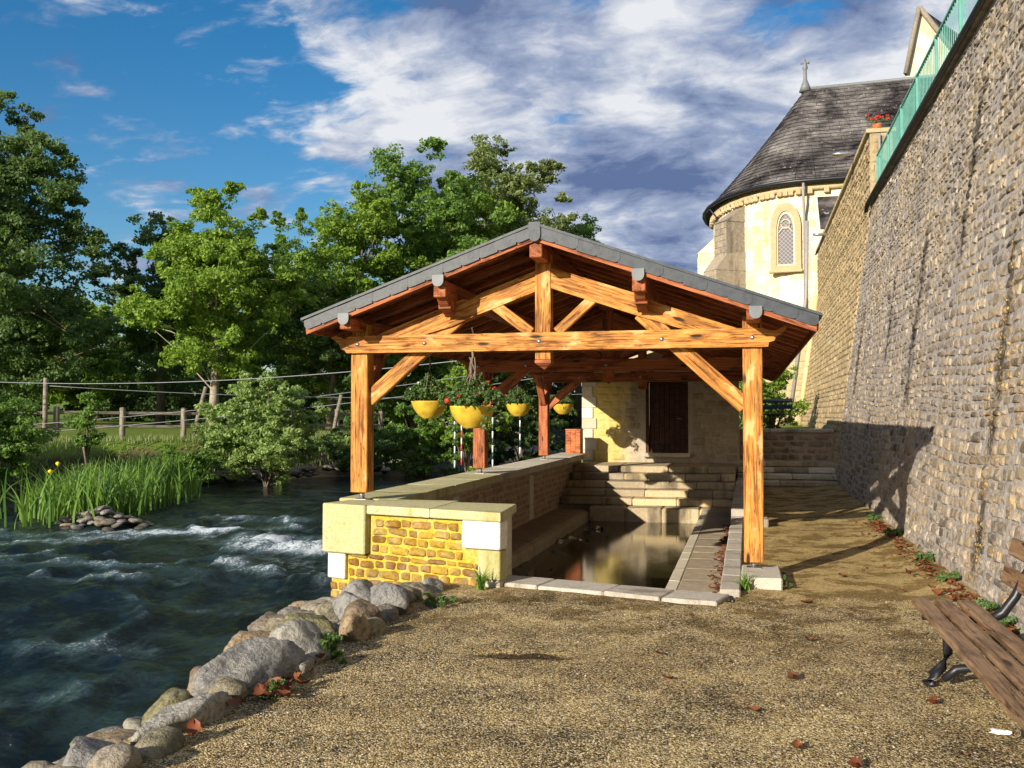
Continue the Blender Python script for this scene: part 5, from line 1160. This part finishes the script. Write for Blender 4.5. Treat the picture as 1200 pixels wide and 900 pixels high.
# small slated lean-to against the nave
ln = box_at('lean_to', x+.25, x+5, y-1.6, y-.3, 5.5, 9.6, M['churchy'], ch, .02)
V, F = extrude([(y-1.85, 9.45), (y-.2, 11.1), (y-.2, 11.2), (y-1.9, 9.56)], x+.05, x+5.2); link('lean_to_roof', pyd('leanroof', [Vector((b, a, c_))-Vector((3, 51.5, 6)) for a, b, c_ in V], F), WM[ch], ch, M['croof'])
# taller gabled building behind
gb = thing('gabled_building', (11, 63.5, 15), 'cream gabled building with slate roof rising behind the church at the top right', 'building')
def g_(nm, poly, y0, y1, m): V, F = extrude(poly, y0, y1); o0 = Vector((11, 63.5, 15)); return link(nm, pyd(nm, [Vector(v)-o0 for v in V], F), WM[gb], gb, m)
V = [(9.66, 63.4, 14), (9.66, 63.4, 22.4), (10.5, 63.5, 26.5), (12.6, 63.9, 23.6), (12.6, 63.9, 14)]
bk = [(a+5, b+8, c_) for a, b, c_ in V]; o0 = Vector((11, 63.5, 15))
link('gable_wall', pyd('gable', [Vector(v)-o0 for v in V+bk], [(0, 1, 2, 3, 4), (5, 6, 7, 8, 9), (0, 1, 6, 5), (3, 4, 9, 8)]), WM[gb], gb, M['church'])
for (i, j, nm) in ((1, 2, 'roof_slope'), (2, 3, 'roof_slope')):
    a, b, c_, d_ = Vector(V[i]), Vector(V[j]), Vector(bk[j]), Vector(bk[i]); ax = (a-d_).normalized()*.25; up = Vector((0, 0, .08))
    q = [a+ax+up, b+ax+up, c_+up, d_+up]; q2 = [p+Vector((0, 0, .18)) for p in q]
    link(nm, pyd(nm, [p-o0 for p in q+q2], [(0, 1, 2, 3), (4, 5, 6, 7), (0, 1, 5, 4), (1, 2, 6, 5), (2, 3, 7, 6), (3, 0, 4, 7)]), WM[gb], gb, M['croof'])
for (i, j) in ((1, 2), (2, 3)): tube('coping', [Vector(V[i])+Vector((-.05, -.15, .2)), Vector(V[j])+Vector((-.05, -.15, .2))], .16, M['butt'], gb)
# ------------------------------------------------------------------ things on the far wall
tube_ = lambda nm, lb, cat, pts, rad, m, **k: None
pp = thing('drain_pipe', (2.1, 40.6, 1), 'cream drain pipe running down the far end of the tall wall', 'pipe'); tube('pipe', [(1.93+BAT*z-.10, 40.6, z) for z in (1.2, 3, 6.4)], .10, M['pipe'], pp, 10); 
for z in (2.2, 3.6, 5.0): tube('collar', [(1.93+BAT*z-.10, 40.6, z-.05), (1.93+BAT*z-.093, 40.6, z+.05)], .13, M['pipe'], pp, 10)
tube('pipe', [(1.62, 41.1, 1.2), (2.35, 41.1, 6.4), (2.4, 41.1, 9.5)], .08, M['pipeg'], pp, 8)
l1 = thing('wall_lamp', (2.8, 26.2, 8.2), 'grey street-lamp head on a short arm near the pillar at the wall top', 'lamp')
tube('arm', [(2.85, 26.2, 8.05), (2.84, 26.2, 8.28), (2.6, 26.2, 8.33)], .03, M['iron'], l1); V, F = lathe([(.001, -.34), (.07, -.32), (.10, -.15), (.09, .1), (.05, .22), (.001, .25)], 12)
link('lamp_head', pyd('head', [(c_, b*1.0, a*.6) for a, b, c_ in V], F, True), T(2.50, 26.2, 8.34), l1, M['steel'])
l2 = thing('wall_lamp', (2.8, 35.5, 7.9), 'slanting lamp bracket lower on the far end of the wall', 'lamp')
tube('arm', [(2.35, 35.4, 7.2), (2.62, 35.4, 7.85)], .035, M['iron'], l2); link('lamp_head', pyd('head2', [(c_, b, a*.6) for a, b, c_ in V], F, True), T(2.6, 35.4, 7.92), l2, M['steel'])
fl_ = thing('flower_pot', (3.0, 23.95, 8.25), 'red flowers in a pot on top of the end pillar of the high wall', 'flowers')
V, F = lathe([(.001, 0), (.09, 0), (.12, .16), (.10, .16), (.001, .13)], 14); link('pot', pyd('pot', V, F, True), T(3.0, 23.95, 8.25), fl_, M['boxw'])
rs = np.random.RandomState(3); cc = np.stack([rs.normal(size=14)*.13, rs.normal(size=14)*.08, .2+rs.rand(14)*.12], 1)
v, f = leaves(cc, np.full(14, .05), 20, .05, 4); link('foliage', fast('fol', v, f, False), T(3.0, 23.95, 8.25), fl_, M['plant'])
v, f = leaves(cc+np.array([0, -.02, .04]), np.full(14, .045), 16, .045, 5); link('petals', fast('pet', v, f, False), T(3.0, 23.95, 8.25), fl_, M['redp'])
# low pale house beyond the terrace
hb = thing('stone_outbuilding', (1.0, 43.5, 1.2), 'pale stone outbuilding wall glimpsed beneath the right eave', 'building')
box_at('wall', -6, 4.2, 44, 44.6, 0, 6.2, M['churchy'], hb, .02)
lay(hb, T(0, 44, 0), courses(-3, 4, 1.3, 6.0, (.22, .3), (.4, .8), .03, random.Random(6)), 'stone', M['churchy'], .12, 60, 23, c=.1, j=.03, n=6)
